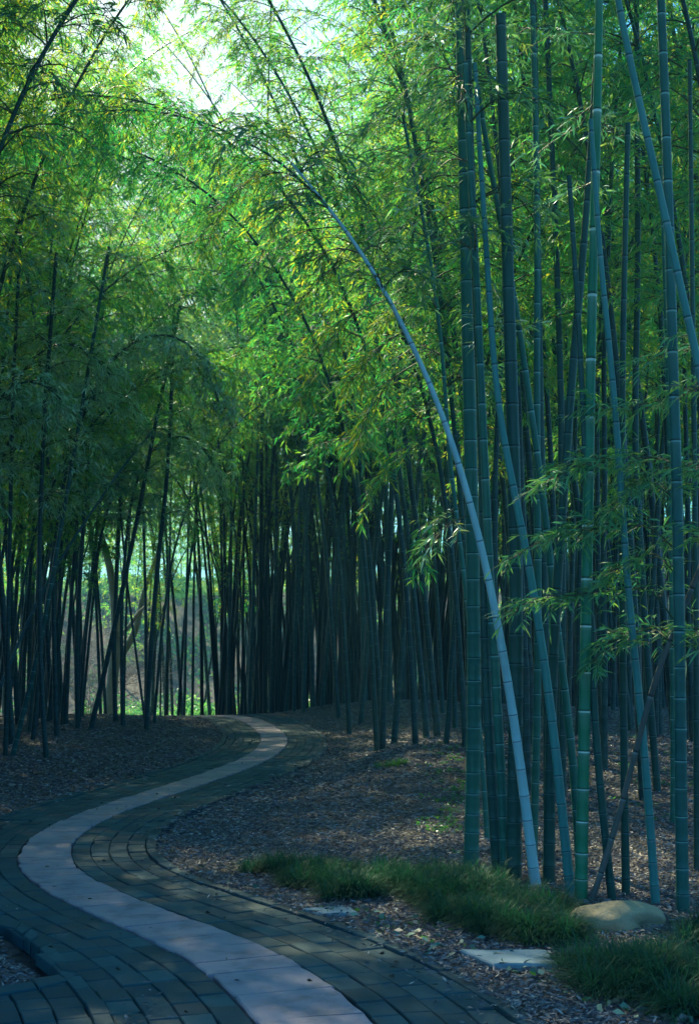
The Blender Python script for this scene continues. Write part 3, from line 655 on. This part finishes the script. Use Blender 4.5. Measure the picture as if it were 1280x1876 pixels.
# left grove
cnt = tries = 0
while cnt < 30 and tries < 900:
    tries += 1
    D = random.uniform(25, 33); u = random.uniform(-180, 300); x = px(u, D)
    if near_path(x, D, 1.7) or not free(x, D, .4) or (100 < u < 270 and random.random() < .8): continue
    key = random.choice([('low', 0), ('low', 1), ('tall', 0), ('tall', 1), ('arch', 0), ('arch', 1), ('young', 0)])
    plant(key, x, D, random.uniform(-.9, .9), random.uniform(.9, 1.1), (random.uniform(-.04, .04), random.uniform(0, .06)),
          'dark bamboo in the crowded left-hand grove', 'bamboos of the left-hand grove'); cnt += 1
for u, D, rot, key, s_ in ((60, 24, .1, ('arch', 1), .85), (150, 26, .0, ('arch', 2), .85), (20, 22, .2, ('arch', 0), .8), (-60, 20, 0, ('arch', 2), .9), (120, 30, .1, ('arch', 1), .8)):
    x = px(u, D); free(x, D); plant(key, x, D, rot, s_, (0, 0), 'bamboo with a drooping plume arching right out of the left-hand grove', 'plumed bamboos left of the path')
for u, D, rot, key, s_ in ((40, 26, 3.0, ('tall', 3), 1.1), (100, 28, 3.0, ('tall', 2), 1.12), (-20, 27, 3.0, ('tall', 3), 1.05), (150, 31, 2.9, ('tall', 3), 1.0), (190, 34, 3.1, ('tall', 1), .95), (90, 33, 2.8, ('tall', 2), 1.1), (20, 31, 1.4, ('tall', 3), 1.1)):
    x = px(u, D); free(x, D); plant(key, x, D, rot, s_, (0, 0), 'tall bamboo with a full crown high above the left-hand grove', 'tall crowns above the left-hand grove')
for u, D, rot, key, s_ in ((590, 33, .3, ('tall', 3), 1.05), (520, 36, .2, ('tall', 2), .9), (660, 27, .5, ('tall', 3), 1.0), (700, 24, 3.0, ('tall', 2), 1.15), (800, 20, 3.2, ('tall', 3), 1.0), (900, 18, 3.0, ('tall', 2), 1.1), (1000, 17, 2.8, ('tall', 1), 1.1), (1100, 19, 3.1, ('tall', 3), 1.1), (1230, 18, 3.0, ('tall', 2), 1.1), (880, 24, 3.4, ('low', 1), 1.25), (1010, 26, 3.4, ('low', 2), 1.25), (1150, 24, 3.4, ('low', 0), 1.25), (760, 28, 3.4, ('low', 0), 1.3)):
    x = px(u, D); free(x, D); plant(key, x, D, rot, s_, (0, 0), 'tall full-crowned bamboo high above the right-hand grove', 'tall crowns above the right-hand grove')
for u, D, rot, key, s_ in ((900, 15, 1, ('low', 0), 1), (960, 13.5, 2, ('low', 1), 1), (1020, 16, 4, ('low', 2), 1), (1100, 14.5, 5, ('low', 0), .95), (1170, 13, 3, ('low', 1), 1), (1240, 15, 2, ('low', 2), 1), (1320, 13, 3, ('low', 0), 1), (1400, 12, 3, ('low', 1), 1), (1450, 15, 3, ('tall', 1), 1)):
    x = px(u, D); free(x, D); plant(key, x, D, rot, s_, (0, 0), 'leafy bamboo close behind the near clump, its crown filling the upper right', 'leafy bamboos close behind the near clump')
for u, D, rot, key, s_ in ((30, 21, 3.3, ('tall', 3), 1.0), (-60, 22, 3, ('tall', 2), 1.05), (110, 23, 2.6, ('tall', 1), .98), (-130, 19, .1, ('tall', 3), .95), (70, 25, 1.6, ('low', 2), 1.15), (150, 27, 3.0, ('low', 1), 1.1), (-20, 24, 1.5, ('low', 0), 1.2), (0, 29, 3, ('tall', 3), 1.15), (60, 30, 2, ('tall', 2), 1.2), (120, 32, 3, ('tall', 3), 1.1), (-150, 23, 0, ('tall', 1), 1.1), (200, 36, 3.0, ('tall', 2), .95),
                           (-190, 15, .0, ('low', 1), 1.0), (-230, 17, .2, ('low', 2), 1.0)):
    x = px(u, D); free(x, D); plant(key, x, D, rot, s_, (0, 0), 'tall bamboo with a full crown high above the left-hand grove', 'tall crowns above the left-hand grove')
for u, D, rot, key, s_ in ((480, 31, 1.2, ('tall', 2), 1.05), (540, 29, .6, ('tall', 3), 1.1), (600, 26, .8, ('tall', 2), 1.1), (640, 22, 1.2, ('low', 2), 1.15), (700, 19, .9, ('tall', 1), 1.0), (560, 34, 2.4, ('tall', 3), 1.15), (660, 30, .4, ('tall', 3), 1.15), (780, 23, 2.9, ('tall', 3), 1.05), (500, 38, 1.5, ('tall', 3), 1.2), (860, 20, 3.1, ('low', 1), 1.2), (960, 22, 3, ('tall', 2), 1.1), (1060, 21, 2, ('low', 0), 1.3), (1200, 22, 1, ('low', 2), 1.3)):
    x = px(u, D); free(x, D)
    if not near_path(x, D, 1.3): plant(key, x, D, rot, s_, (0, 0), 'tall full-crowned bamboo high above the right-hand grove', 'tall crowns above the right-hand grove')
# dense stand beyond the crest
cnt = tries = 0
while cnt < 112 and tries < 6000:
    tries += 1
    D = random.uniform(32.2, 41); u = random.uniform(-60, 250) if random.random() < .3 else random.uniform(270, 1300); x = px(u, D)
    if near_path(x, D, .9) or not free(x, D, .2): continue
    if 95 < u < 265 and random.random() < .6: continue
    lean = .09 if u < 560 else .03
    key = random.choice([('tall', 0), ('tall', 1), ('tall', 2), ('tall', 3), ('tall', 2), ('tall', 3), ('tall', 1), ('arch', 2)])
    plant(key, x, D, (random.uniform(0, 6.28) if not 170 < u < 480 else random.uniform(1.2, 2.0)), random.uniform(.9, 1.12) * (.84 if 200 < u < 440 else 1), (random.uniform(-.03, .03), random.uniform(-lean - .02, .02)),
          'slim dark bamboo stem in the dense stand behind the end of the path', 'bamboos of the dense far stand'); cnt += 1
for u, D, rot, key, s_ in ((30, 40, .2, 3, 1.25), (75, 43, .1, 2, 1.3), (95, 39, 0, 3, 1.15), (280, 41, 1.5, 3, 1.12), (310, 44, 3.0, 2, 1.2), (340, 39, 2.8, 3, 1.05), (390, 43, 3.0, 3, 1.2), (430, 41, 3.1, 3, 1.2), (470, 45, 3.1, 2, 1.35), (510, 42, 2.9, 3, 1.3), (85, 46, -.2, 3, 1.3), (-10, 44, .1, 3, 1.35), (560, 44, 3, 3, 1.4)):
    x = px(u, D); plant(('tall', key), x, D, rot, s_, (0, 0), 'tall bamboo whose sunlit crown glows below the sky opening', 'sunlit crowns below the sky opening')
# what is left of the stand, far past three hundred stems: one mass, deep behind the counted ones, plus unseen rows added to block sun and sky
def thicket(spots, keys):
    G = Geo(); base = []
    for key in keys:
        r_ = LIB[key][0]; c_ = [c for c in r_.children if c.name.startswith('culm')][0].data; k_ = [c for c in r_.children if c.name.startswith('crown')][0].data
        base.append([(np.array([v.co[:] for v in m_.vertices]), [np.array([p.vertices[:] for p in m_.polygons if p.material_index == q_]) for q_ in range(len(m_.materials))]) for m_ in (c_, k_)])
    for x, y, sc_, cr in spots:
        (cv, cf), (kv, kf) = random.choice(base if y > 33 else base[:3]); a = random.uniform(0, 6.28); R = np.array([[math.cos(a), -math.sin(a), 0], [math.sin(a), math.cos(a), 0], [0, 0, 1]]); lx, ly = (random.uniform(-.07, .07) if y > 33 else math.copysign(random.uniform(.02, .13), x)), random.uniform(-.04, .04)
        def tr(V):
            V = V @ R.T * sc_; V[:, 0] += V[:, 2] * lx; V[:, 1] += V[:, 2] * ly; return V + np.array([x, y, hz(x, y) - .05])
        G.add((tr(cv), cf[0]), 2)
        if cr:
            f_ = kf[1]; f_ = f_[rng.random(len(f_)) < cr]; V = kv[f_].reshape(-1, 3); G.add((tr(V), np.arange(len(V)).reshape(-1, 4)), 1)
    return G
spots = []
for q in range(500):
    D = random.uniform(34, 46); u = random.uniform(400, 1400) if q % 6 else random.uniform(-120, 1400)
    if 90 < u < 268 and (D < 47 or random.random() < .5): continue
    x = px(u, D)
    if near_path(x, D, 1.2): continue
    spots.append((x, D, random.uniform(1.05, 1.3) * (.78 if 170 < u < 460 else 1), .22))
for q in range(70):  # ring out of view, added to block skylight
    a = random.uniform(-.25 * math.pi, 1.25 * math.pi); r_ = random.uniform(7, 22); x, y = math.cos(a) * r_ , 6 - math.sin(a) * r_
    if abs(x) < .36 * y + 1.2 or near_path(x, y, 1.6) or (abs(x) < 1.5 and abs(y) < 4): continue
    spots.append((x, y, random.uniform(.9, 1.1), .6))
for q in range(330):  # unseen rows left of the view, added to block the sun
    y = random.uniform(5, 36) if q % 3 else random.uniform(8, 26); x = -random.uniform(.255 * y + .9, .27 * y + 11)
    spots.append((x, y, random.uniform(.9, 1.15), 1.0))
for q in range(115):  # nearer unseen rows, added to keep sun off the path
    y = random.uniform(8, 23); x = -random.uniform(.25 * y + .9, .25 * y + 5)
    spots.append((x, y, random.uniform(.85, 1.05), 1.0))
for q in range(40):
    y = random.uniform(0, 34); x = random.uniform(.27 * y + 1.6, .27 * y + 8)
    spots.append((x, y, random.uniform(.9, 1.15), .7))
tag(thicket(spots, (('tall', 1), ('tall', 3), ('tall', 2), ('arch', 2))).build('bamboo_thicket', [M['twig'], M['leaf'], M['culm_dark']]), 'countless dark bamboo stems filling the depth behind the stand, and unseen rows added to block light', 'bamboo thicket', kind='stuff')
far_spots = []
for q in range(40):
    u = -150 + 1600 * (q + random.random()) / 40; D = random.uniform(62, 88) if q % 2 else random.uniform(84, 100)
    far_spots.append((px(u, D), D, random.uniform(1.0, 1.25) * (1.0 if not (230 < u < 400) else .8), .8))
for q in range(26):
    u = 10 + 17 * q; D = random.uniform(74, 90); far_spots.append((px(u, D), D, random.uniform(.75, .95), .8))
tag(thicket(far_spots, (('far', 0), ('far', 1), ('far', 2), ('far', 3))).build('far_bamboo_wood', [M['twig'], M['leaf'], M['culm_dark']]), 'sunlit bamboo wood covering the hill across the garden', 'bamboo wood', kind='stuff')
for k_, v_ in LIB.items():
    if not v_[1]:
        for c in list(v_[0].children): bpy.data.objects.remove(c)
        bpy.data.objects.remove(v_[0])

# ------------------------------------------------------------------ leaf litter, grass, weeds
def litter_col(nt):
    g = N(nt, 'ShaderNodeNewGeometry')
    c = ramp(nt, g.outputs['Random Per Island'], [(0, (.065, .058, .066)), (.3, (.13, .115, .13)), (.6, (.20, .185, .205)), (.9, (.31, .295, .32)), (1, (.54, .53, .56))]).outputs[0]
    return c, None
M['litter'] = surf('dry bamboo leaves', litter_col, .6)
n = 430000
D = 4.6 * (34 / 4.6) ** rng.uniform(0, 1, n); x = (rng.uniform(-120, 1400, n) - 640) / F * D
d = path_dist(x, D); kp = (d > .86) | ((d > .55) & ((x > -1) | (D > 8.6)) & (rng.random(n) < .05 * (d - .5) / .3)); x, D, d = x[kp], D[kp], d[kp]
z = height(x, D); z = np.where((d < .9) & ((x > -1) | (D > 8.6)), base_z(x, D) + .022, z)
n = len(x); az = rng.uniform(0, 6.28, n); dirs = np.stack([np.cos(az), np.sin(az), rng.normal(0, .22, n)], 1)
L = rng.uniform(.02, .054, n) * np.clip(D / 11, 1, 1.5); P = np.stack([x, D, z + rng.uniform(.003, .02, n)], 1)
V, Fq = leaf_geo(P, dirs, L, L * .2, droop=.1)
tag(mesh_obj('leaf_litter', V, Fq, M['litter']), 'carpet of dry bamboo leaves over the soil beside the path', 'leaf litter', kind='stuff')

def blades(centres, nb, hl, wd, spread):
    Vs, Fs = [], []; tot = 0
    for (cx, cy, s_) in centres:
        k_ = int(nb * s_); az = rng.uniform(0, 6.28, k_); rr = rng.uniform(0, .05, k_) * s_
        p = np.stack([cx + np.cos(az) * rr, cy + np.sin(az) * rr, np.full(k_, hz(cx, cy))], 1)
        az2 = az + rng.normal(0, .5, k_); out = np.stack([np.cos(az2), np.sin(az2), np.zeros(k_)], 1); tl = rng.uniform(.1, spread, k_)[:, None]
        L = (rng.uniform(.6, 1.1, k_) * hl * s_)[:, None]; side = np.stack([-np.sin(az2), np.cos(az2), np.zeros(k_)], 1) * wd / 2
        up = np.array([0, 0, 1.0]); rows = []
        d_ = unit(up + out * tl); q = p
        for f in range(5):
            w_ = (1, 1, .85, .6, .08)[f]; rows.append(q - side * w_); rows.append(q + side * w_)
            q = q + d_ * L / 4; d_ = unit(d_ + out * .45 * tl * 1.2 + np.array([0, 0, -.42 * 1]) * (f + .3) * .75)
        Vb = np.stack(rows, 1).reshape(-1, 3); b = np.arange(k_)[:, None] * 10 + tot
        for f in range(4): Fs.append(b + np.array([[2 * f, 2 * f + 1, 2 * f + 3, 2 * f + 2]]))
        Vs.append(Vb); tot += len(Vb)
    return np.concatenate(Vs), np.concatenate(Fs)
lo = [(505, 1622), (600, 1640), (700, 1664), (850, 1698), (930, 1722), (1010, 1742), (1060, 1790), (1150, 1838), (1300, 1885)]
hi = [(500, 1600), (600, 1602), (700, 1612), (850, 1640), (930, 1662), (1010, 1682), (1060, 1708), (1150, 1722), (1300, 1738)]
cent = []
for q in range(76):
    f = rng.uniform(0, 1) ** .65; u = 505 + 800 * f; g = rng.uniform(0, 1)
    v = np.interp(u, [a for a, _ in lo], [b for _, b in lo]) * g + np.interp(u, [a for a, _ in hi], [b for _, b in hi]) * (1 - g)
    p = on_ground(u, v); ss_ = rng.uniform(.75, 1.2) * (1 + .3 * f)
    for k_ in range(9):
        a, b = p[0] + rng.normal(0, .075 * ss_), p[1] + rng.normal(0, .075 * ss_)
        uu = 640 + F * a / b; vv = V0 + F * HH / b
        if 1030 < uu < 1232 and 1680 < vv < 1770: continue
        if 835 < uu < 1015 and 1725 < vv < 1810: continue
        cent.append((a, b, ss_ * rng.uniform(.8, 1.05)))
V, Fq = blades(cent, 135, .2, .005, 1.4)
tag(mesh_obj('mondo_grass', V, Fq, M['grass']), 'dark green arching grass edging the litter in front of the near clump', 'grass', kind='stuff')
# weeds on the bank
def small_plant(G, x, y, r, n, h):
    az = rng.uniform(0, 6.28, n); rr = rng.uniform(0, r, n); P = np.stack([x + np.cos(az) * rr, y + np.sin(az) * rr, np.full(n, hz(x, y)) + rng.uniform(0, h, n)], 1)
    D_ = np.stack([np.cos(az), np.sin(az), rng.uniform(-.2, .9, n)], 1); L = rng.uniform(.03, .06, n)
    G.add(leaf_geo(P, D_, L, L * .4), 0)
G = Geo()
for q in range(60):
    u, v = random.gauss(828, 28), random.gauss(1500, 38); p = on_ground(u, v); small_plant(G, p[0], p[1], .07, 12, .03)
for q in range(30):
    u, v = random.uniform(1120, 1270), random.gauss(1480, 30); p = on_ground(u, v); small_plant(G, p[0], p[1], .06, 8, .03)
for q in range(46):
    u = random.uniform(560, 1250); v = np.interp(u, [560, 850, 1000, 1250], [1680, 1740, 1800, 1900]) + random.gauss(0, 14); p = on_ground(u, v)
    if near_path(p[0], p[1], .95): continue
    small_plant(G, p[0], p[1], .05, 5, .015)
tag(G.build('weeds', [M['weed']]), 'scattered small green weeds sprouting through the leaf litter', 'weeds', kind='stuff')
p = on_ground(725, 1462); V, Fq = blades([(p[0] + random.gauss(0, .12), p[1] + random.gauss(0, .06), .5) for _ in range(14)], 70, .22, .004, 1.0)
o = mesh_obj('grass_tuft', V - np.array([p[0], p[1], 0]), Fq, M['weed'], loc=(p[0], p[1], 0)); tag(o, 'small lone tuft of green grass on the open litter bank', 'grass tuft')
p = on_ground(2, 1492); V, Fq = blades([(p[0] + random.gauss(0, .06), p[1] + random.gauss(0, .03), .3) for _ in range(5)], 30, .22, .004, 1.0)
# litter and green leaves lying on the paving
n = 170; s_ = rng.uniform(S_TOT - 22, S_TOT - 3, n); off = rng.uniform(-.8, .8, n)
P = np.array([[*pp(a, b), .03] for a, b in zip(s_, off)]); az = rng.uniform(0, 6.28, n)
V, Fq = leaf_geo(P, np.stack([np.cos(az), np.sin(az), np.full(n, .05)], 1), rng.uniform(.02, .05, n), rng.uniform(.01, .02, n))
M['fallen'] = surf('dark fallen leaf', lambda nt: (mix(nt, N(nt, 'ShaderNodeNewGeometry').outputs['Random Per Island'], (.012, .01, .008), (.06, .05, .035)), None), .7)
tag(mesh_obj('fallen_leaves', V, Fq, M['fallen']), 'small dark fallen leaves scattered on the paved path', 'fallen leaves', kind='stuff')

# scrub on the garden hillside
n = 60000; D = rng.uniform(56, 92, n); x = (rng.uniform(-200, 1480, n) - 640) / F * D
cl = np.sin(x * .9 + D * .7) + np.sin(x * .35 - D * .5 + 1) + np.sin(x * 1.9 + 2) * .6; kp = cl + rng.normal(0, .35, n) > -.1; x, D, cl = x[kp], D[kp], cl[kp]
P = np.stack([x, D, height(x, D) + rng.uniform(0, .5, len(x)) * np.clip(cl, .2, 2)], 1); dr = rng.normal(size=P.shape) + np.array([0, 0, .6]); L = rng.uniform(.12, .28, len(x))
V, Fq = leaf_geo(P, dr, L, L * .5)
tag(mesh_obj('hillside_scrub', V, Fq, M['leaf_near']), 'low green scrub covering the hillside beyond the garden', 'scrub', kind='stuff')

n = 170; u_ = rng.uniform(330, 1280, n); v_ = np.interp(u_, [330, 560, 850, 1000, 1280], [1610, 1672, 1750, 1800, 1890]) + rng.normal(0, 16, n)
P = np.array([on_ground(a, b) for a, b in zip(u_, v_)]); kp = path_dist(P[:, 0], P[:, 1]) > .88; P = P[kp]; P[:, 2] = height(P[:, 0], P[:, 1]) + .03; n = len(P); az = rng.uniform(0, 6.28, n)
V, Fq = leaf_geo(P, np.stack([np.cos(az), np.sin(az), rng.normal(.05, .25, n)], 1), rng.uniform(.04, .085, n), rng.uniform(.02, .04, n))
M['broad'] = surf('broad fallen leaf', lambda nt: (ramp(nt, N(nt, 'ShaderNodeNewGeometry').outputs['Random Per Island'], [(0, (.10, .24, .20)), (.4, (.14, .30, .24)), (.7, (.25, .2, .15)), (1, (.42, .38, .36))]).outputs[0], None), .55)
tag(mesh_obj('fallen_leaves', V, Fq, M['broad']), 'broad greenish and tan leaves fallen on the litter between path and grass', 'fallen leaves', kind='stuff')

# ------------------------------------------------------------------ boulder, slabs
def rock_col(a, b):
    def f(nt):
        v = coords(nt); n1 = noise(nt, 4, 6, v, .65); n2 = noise(nt, 60, 4, v, .7)
        c = mix(nt, ramp(nt, n1.outputs[0], [(.3, (0, 0, 0)), (.7, (1, 1, 1))]).outputs[0], a, b)
        return mix(nt, .4, c, mix(nt, n2.outputs[0], (.4, .4, .4), (1.5, 1.5, 1.5)), 'MULTIPLY'), n2.outputs[0]
    return f
M['rock'] = surf('tan boulder stone', rock_col((.30, .24, .15), (.48, .40, .27)), .85, (.6, .01))
M['slab'] = surf('pale stepping slab', rock_col((.15, .24, .31), (.27, .39, .48)), .7, (.5, .006))
M['pale'] = surf('garden rock', rock_col((.3, .3, .33), (.5, .5, .52)), .8, (.5, .02))
import bmesh
def rock(name, loc, size, m, seed, sub=4, amp=.18, hollow=None):
    bm = bmesh.new(); bmesh.ops.create_icosphere(bm, subdivisions=sub, radius=1)
    r = random.Random(seed); ph = [r.uniform(0, 6) for _ in range(6)]
    for v in bm.verts:
        c = v.co.copy(); k_ = 1 + amp * (math.sin(c.x * 2.1 + ph[0]) * math.sin(c.y * 2.3 + ph[1]) + .5 * math.sin(c.z * 4 + ph[2] + c.x * 3) + .18 * math.sin(c.x * 9 + ph[3]) * math.sin(c.y * 8 + c.z * 7))
        if hollow and (c - Vector(hollow)).length < .55: k_ -= .35 * (1 - (c - Vector(hollow)).length / .55)
        v.co = Vector((c.x * size[0], c.y * size[1], c.z * size[2])) * k_
    me = bpy.data.meshes.new(name); bm.to_mesh(me); bm.free(); me.materials.append(m)
    for p_ in me.polygons: p_.use_smooth = True
    o = bpy.data.objects.new(name, me); sc.collection.objects.link(o); o.location = loc; return o
p = on_ground(1132, 1706)
tag(rock('boulder', (p[0], p[1] - .02, .05), (.27, .2, .125), M['rock'], 3, 5, .1, (.45, -.8, .1)), 'smooth tan boulder half sunk in the grass at the foot of the near clump', 'boulder')
def slab(name, pxs, z, th, label):
    c = [on_ground(u, v, z) for u, v in pxs]; ctr = np.mean(c, 0); V, Fc = [], []
    K = len(c); rim = []
    for a in range(K):
        A, B = c[a], c[(a + 1) % K]
        for t in range(5): rim.append(A + (B - A) * t / 5 + np.array([random.uniform(-.006, .006), random.uniform(-.006, .006), random.uniform(-.003, .003)]))
    n_ = len(rim)
    for dz, s_ in ((0, .97), (-.008, 1), (-th, 1)):
        for r_ in rim: V.append(tuple((r_ - ctr) * np.array([s_, s_, 1]) + np.array([0, 0, dz])))
    Fc.append(tuple(range(n_)))
    for L_ in (0, 1):
        for a in range(n_): b = (a + 1) % n_; Fc.append((L_ * n_ + a, (L_ + 1) * n_ + a, (L_ + 1) * n_ + b, L_ * n_ + b))
    return tag(mesh_obj(name, V, Fc, M['slab'], loc=tuple(ctr)), label, 'stone slab', 'flat slabs set beside the path')
slab('stone_slab', [(842, 1739), (905, 1766), (1022, 1766), (1000, 1739)], .05, .08, 'larger pale slab lying flat between the path and the grass')
slab('stone_slab', [(555, 1663), (580, 1673), (655, 1672), (640, 1661)], .035, .06, 'smaller pale slab half hidden in litter further up the path')

# ------------------------------------------------------------------ the garden beyond
def leaf_ball(name, x, y, r, h, n, m, label, cat, group, lsz=.12):
    root_z = hz(x, y); G = Geo()
    k_ = rng.integers(0, 9, n); cc = rng.normal(0, 1, (9, 3)) * np.array([r * .5, r * .5, h * .2]) + np.array([0, 0, h * .45])
    P = cc[k_] + unit(rng.normal(size=(n, 3))) * rng.uniform(.3, 1, (n, 1)) * np.array([r * .45, r * .45, h * .38]); P[:, 2] = np.abs(P[:, 2])
    D_ = rng.normal(size=(n, 3)) + np.array([0, 0, .5]); L = lsz * rng.uniform(.6, 1.3, n)
    G.add(leaf_geo(P, D_, L, L * .45), 0)
    o = G.build(name, [m], loc=(x, y, root_z)); return tag(o, label, cat, group)
SH = 'low shrubs in the garden beyond the crest'
for u, D, r, h, lab in ((118, 43, .5, .5, 'yellow green low shrub at the left of the garden gap'), (165, 44, .55, .8, 'bluish green shrub left of the pale garden tree'), (150, 39, .45, .35, 'pale green ground plant just beyond the crest in the gap'),
                        (240, 46, .9, .8, 'leafy green shrub behind the garden rocks'), (275, 45, .6, .7, 'green shrub at the right end of the garden rocks'), (245, 38.5, .5, .3, 'low light green plant in front of the garden rocks')):
    leaf_ball('shrub', px(u, D), D, r, h, 1500, M['shrub'], lab, 'shrub', SH, .11)
for q in range(8):
    u = (340, 380, 425, 470, 530, 590, 660, 750)[q]; D = 45 + q % 3
    leaf_ball('shrub', px(u, D), D, 1.0, 1.0, 900, M['shrub'], 'bright green shrub glimpsed low between the stems of the dense stand', 'shrub', 'shrubs glimpsed through the dense stand', .15)
for q, (u, D, s_, lab) in enumerate(((232, 41, .5, 'flat pale rock in front in the garden gap'), (250, 42.5, .45, 'pale garden rock at the right of the pile'), (222, 43, .4, 'pale garden rock at the left of the pile'), (243, 43.6, .5, 'pale garden rock on top behind the pile'))):
    x = px(u, D); o = rock('garden_rock', (x, D, hz(x, D) + .1), (s_, s_ * .7, .2), M['pale'], 10 + q, 3, .15); tag(o, lab, 'rock', 'pale rocks in the garden beyond the crest')
# leaning pale tree
def bark(nt):
    v = coords(nt, (6, 6, 2)); n_ = noise(nt, 2, 5, v); return mix(nt, n_.outputs[0], (.10, .13, .11), (.32, .34, .30)), n_.outputs[0]
M['bark'] = surf('pale bark', bark, .85, (.6, .02))
def limb(pts, r0, r1, sides=9):
    C = culm_curve(pts, 16); T = unit(np.gradient(C, axis=0)); A = unit(np.cross(T, np.array([.1, 1, .1]))); B = np.cross(T, A); R = np.linspace(r0, r1, 16)
    an = np.arange(sides) * 2 * math.pi / sides
    V = C[:, None] + (A[:, None] * np.cos(an)[None, :, None] + B[:, None] * np.sin(an)[None, :, None]) * R[:, None, None]
    i_, j_ = np.meshgrid(np.arange(sides), np.arange(15)); k1 = (j_ * sides + i_).ravel(); k2 = (j_ * sides + (i_ + 1) % sides).ravel()
    return V.reshape(-1, 3), np.stack([k1, k2, k2 + sides, k1 + sides], 1)
D = 42.0; bx = px(200, D); b0 = np.array([bx, D, hz(bx, D)])
tr = empty('garden_tree', tuple(b0)); tag(tr, 'leaning forked garden tree with pale bark seen through the gap', 'tree')
P3 = lambda u, v, d=D: at_depth(u, v, d) - b0
G = Geo()
for pts, a, b in (([(0, 0, -.1), P3(208, 1230), P3(214, 1150), P3(205, 1050), P3(180, 960)], .2, .09), ([P3(208, 1230), P3(228, 1190, 42.3), P3(248, 1160, 42.5), P3(262, 1090, 42.8), P3(290, 1010, 43)], .13, .05),
                  ([P3(214, 1170), P3(236, 1150, 41.8), P3(255, 1120, 41.5), P3(275, 1105, 41)], .07, .03)):
    G.add(limb([np.array(p_) for p_ in pts], a, b), 0)
G.build('trunk', [M['bark']], tr)
G = Geo(); cc = np.array([P3(190, 930), P3(280, 960), P3(240, 900), P3(150, 950), P3(210, 860)])
n = 6000; P = cc[rng.integers(0, 5, n)] + rng.normal(size=(n, 3)) * np.array([.9, .9, .55]); L = .11 * rng.uniform(.6, 1.3, n)
G.add(leaf_geo(P, rng.normal(size=(n, 3)), L, L * .4), 0); G.build('crown', [M['shrub']], tr)
# bare twiggy shrub
M['bare'] = surf('bare lilac twigs', lambda nt: (mix(nt, noise(nt, 5).outputs[0], (.28, .26, .30), (.45, .42, .46)), None), .8)
D = 44.0; bx = px(165, D); b0 = np.array([bx, D, hz(bx, D)]); G = Geo()
A = np.zeros((12, 3)); an = rng.uniform(0, 6.28, 12); d_ = unit(np.stack([np.cos(an) * .35, np.sin(an) * .35, np.full(12, 1)], 1)); rad = .03
for lv in range(5):
    Bp = A + d_ * rng.uniform(.55, .95, (len(A), 1)); G.add(stick_geo(A, Bp, np.full(len(A), rad), np.full(len(A), rad * .65)), 0); rad *= .62
    A = np.repeat(Bp, 3, 0); d_ = unit(np.repeat(d_, 3, 0) + rng.normal(size=(len(A), 3)) * .5)
tag(G.build('bare_shrub', [M['bare']], loc=tuple(b0)), 'bare twiggy lilac grey shrub behind the left-hand stems', 'shrub')
# ------------------------------------------------------------------ teal haze, added to lift the dark tones
bm = bmesh.new(); bmesh.ops.create_cube(bm, size=1); me = bpy.data.meshes.new('haze'); bm.to_mesh(me); bm.free()
hzo = bpy.data.objects.new('haze', me); sc.collection.objects.link(hzo); hzo.scale = (1800, 2400, 44); hzo.location = (0, 500, 16)
m, nt, out = mat('air'); pv = N(nt, 'ShaderNodeVolumePrincipled'); pv.inputs['Density'].default_value = .0017
pv.inputs['Color'].default_value = (.22, .78, 1, 1); pv.inputs['Anisotropy'].default_value = .3
nt.links.new(pv.outputs[0], out.inputs['Volume']); me.materials.append(m); tag(hzo, kind='stuff')
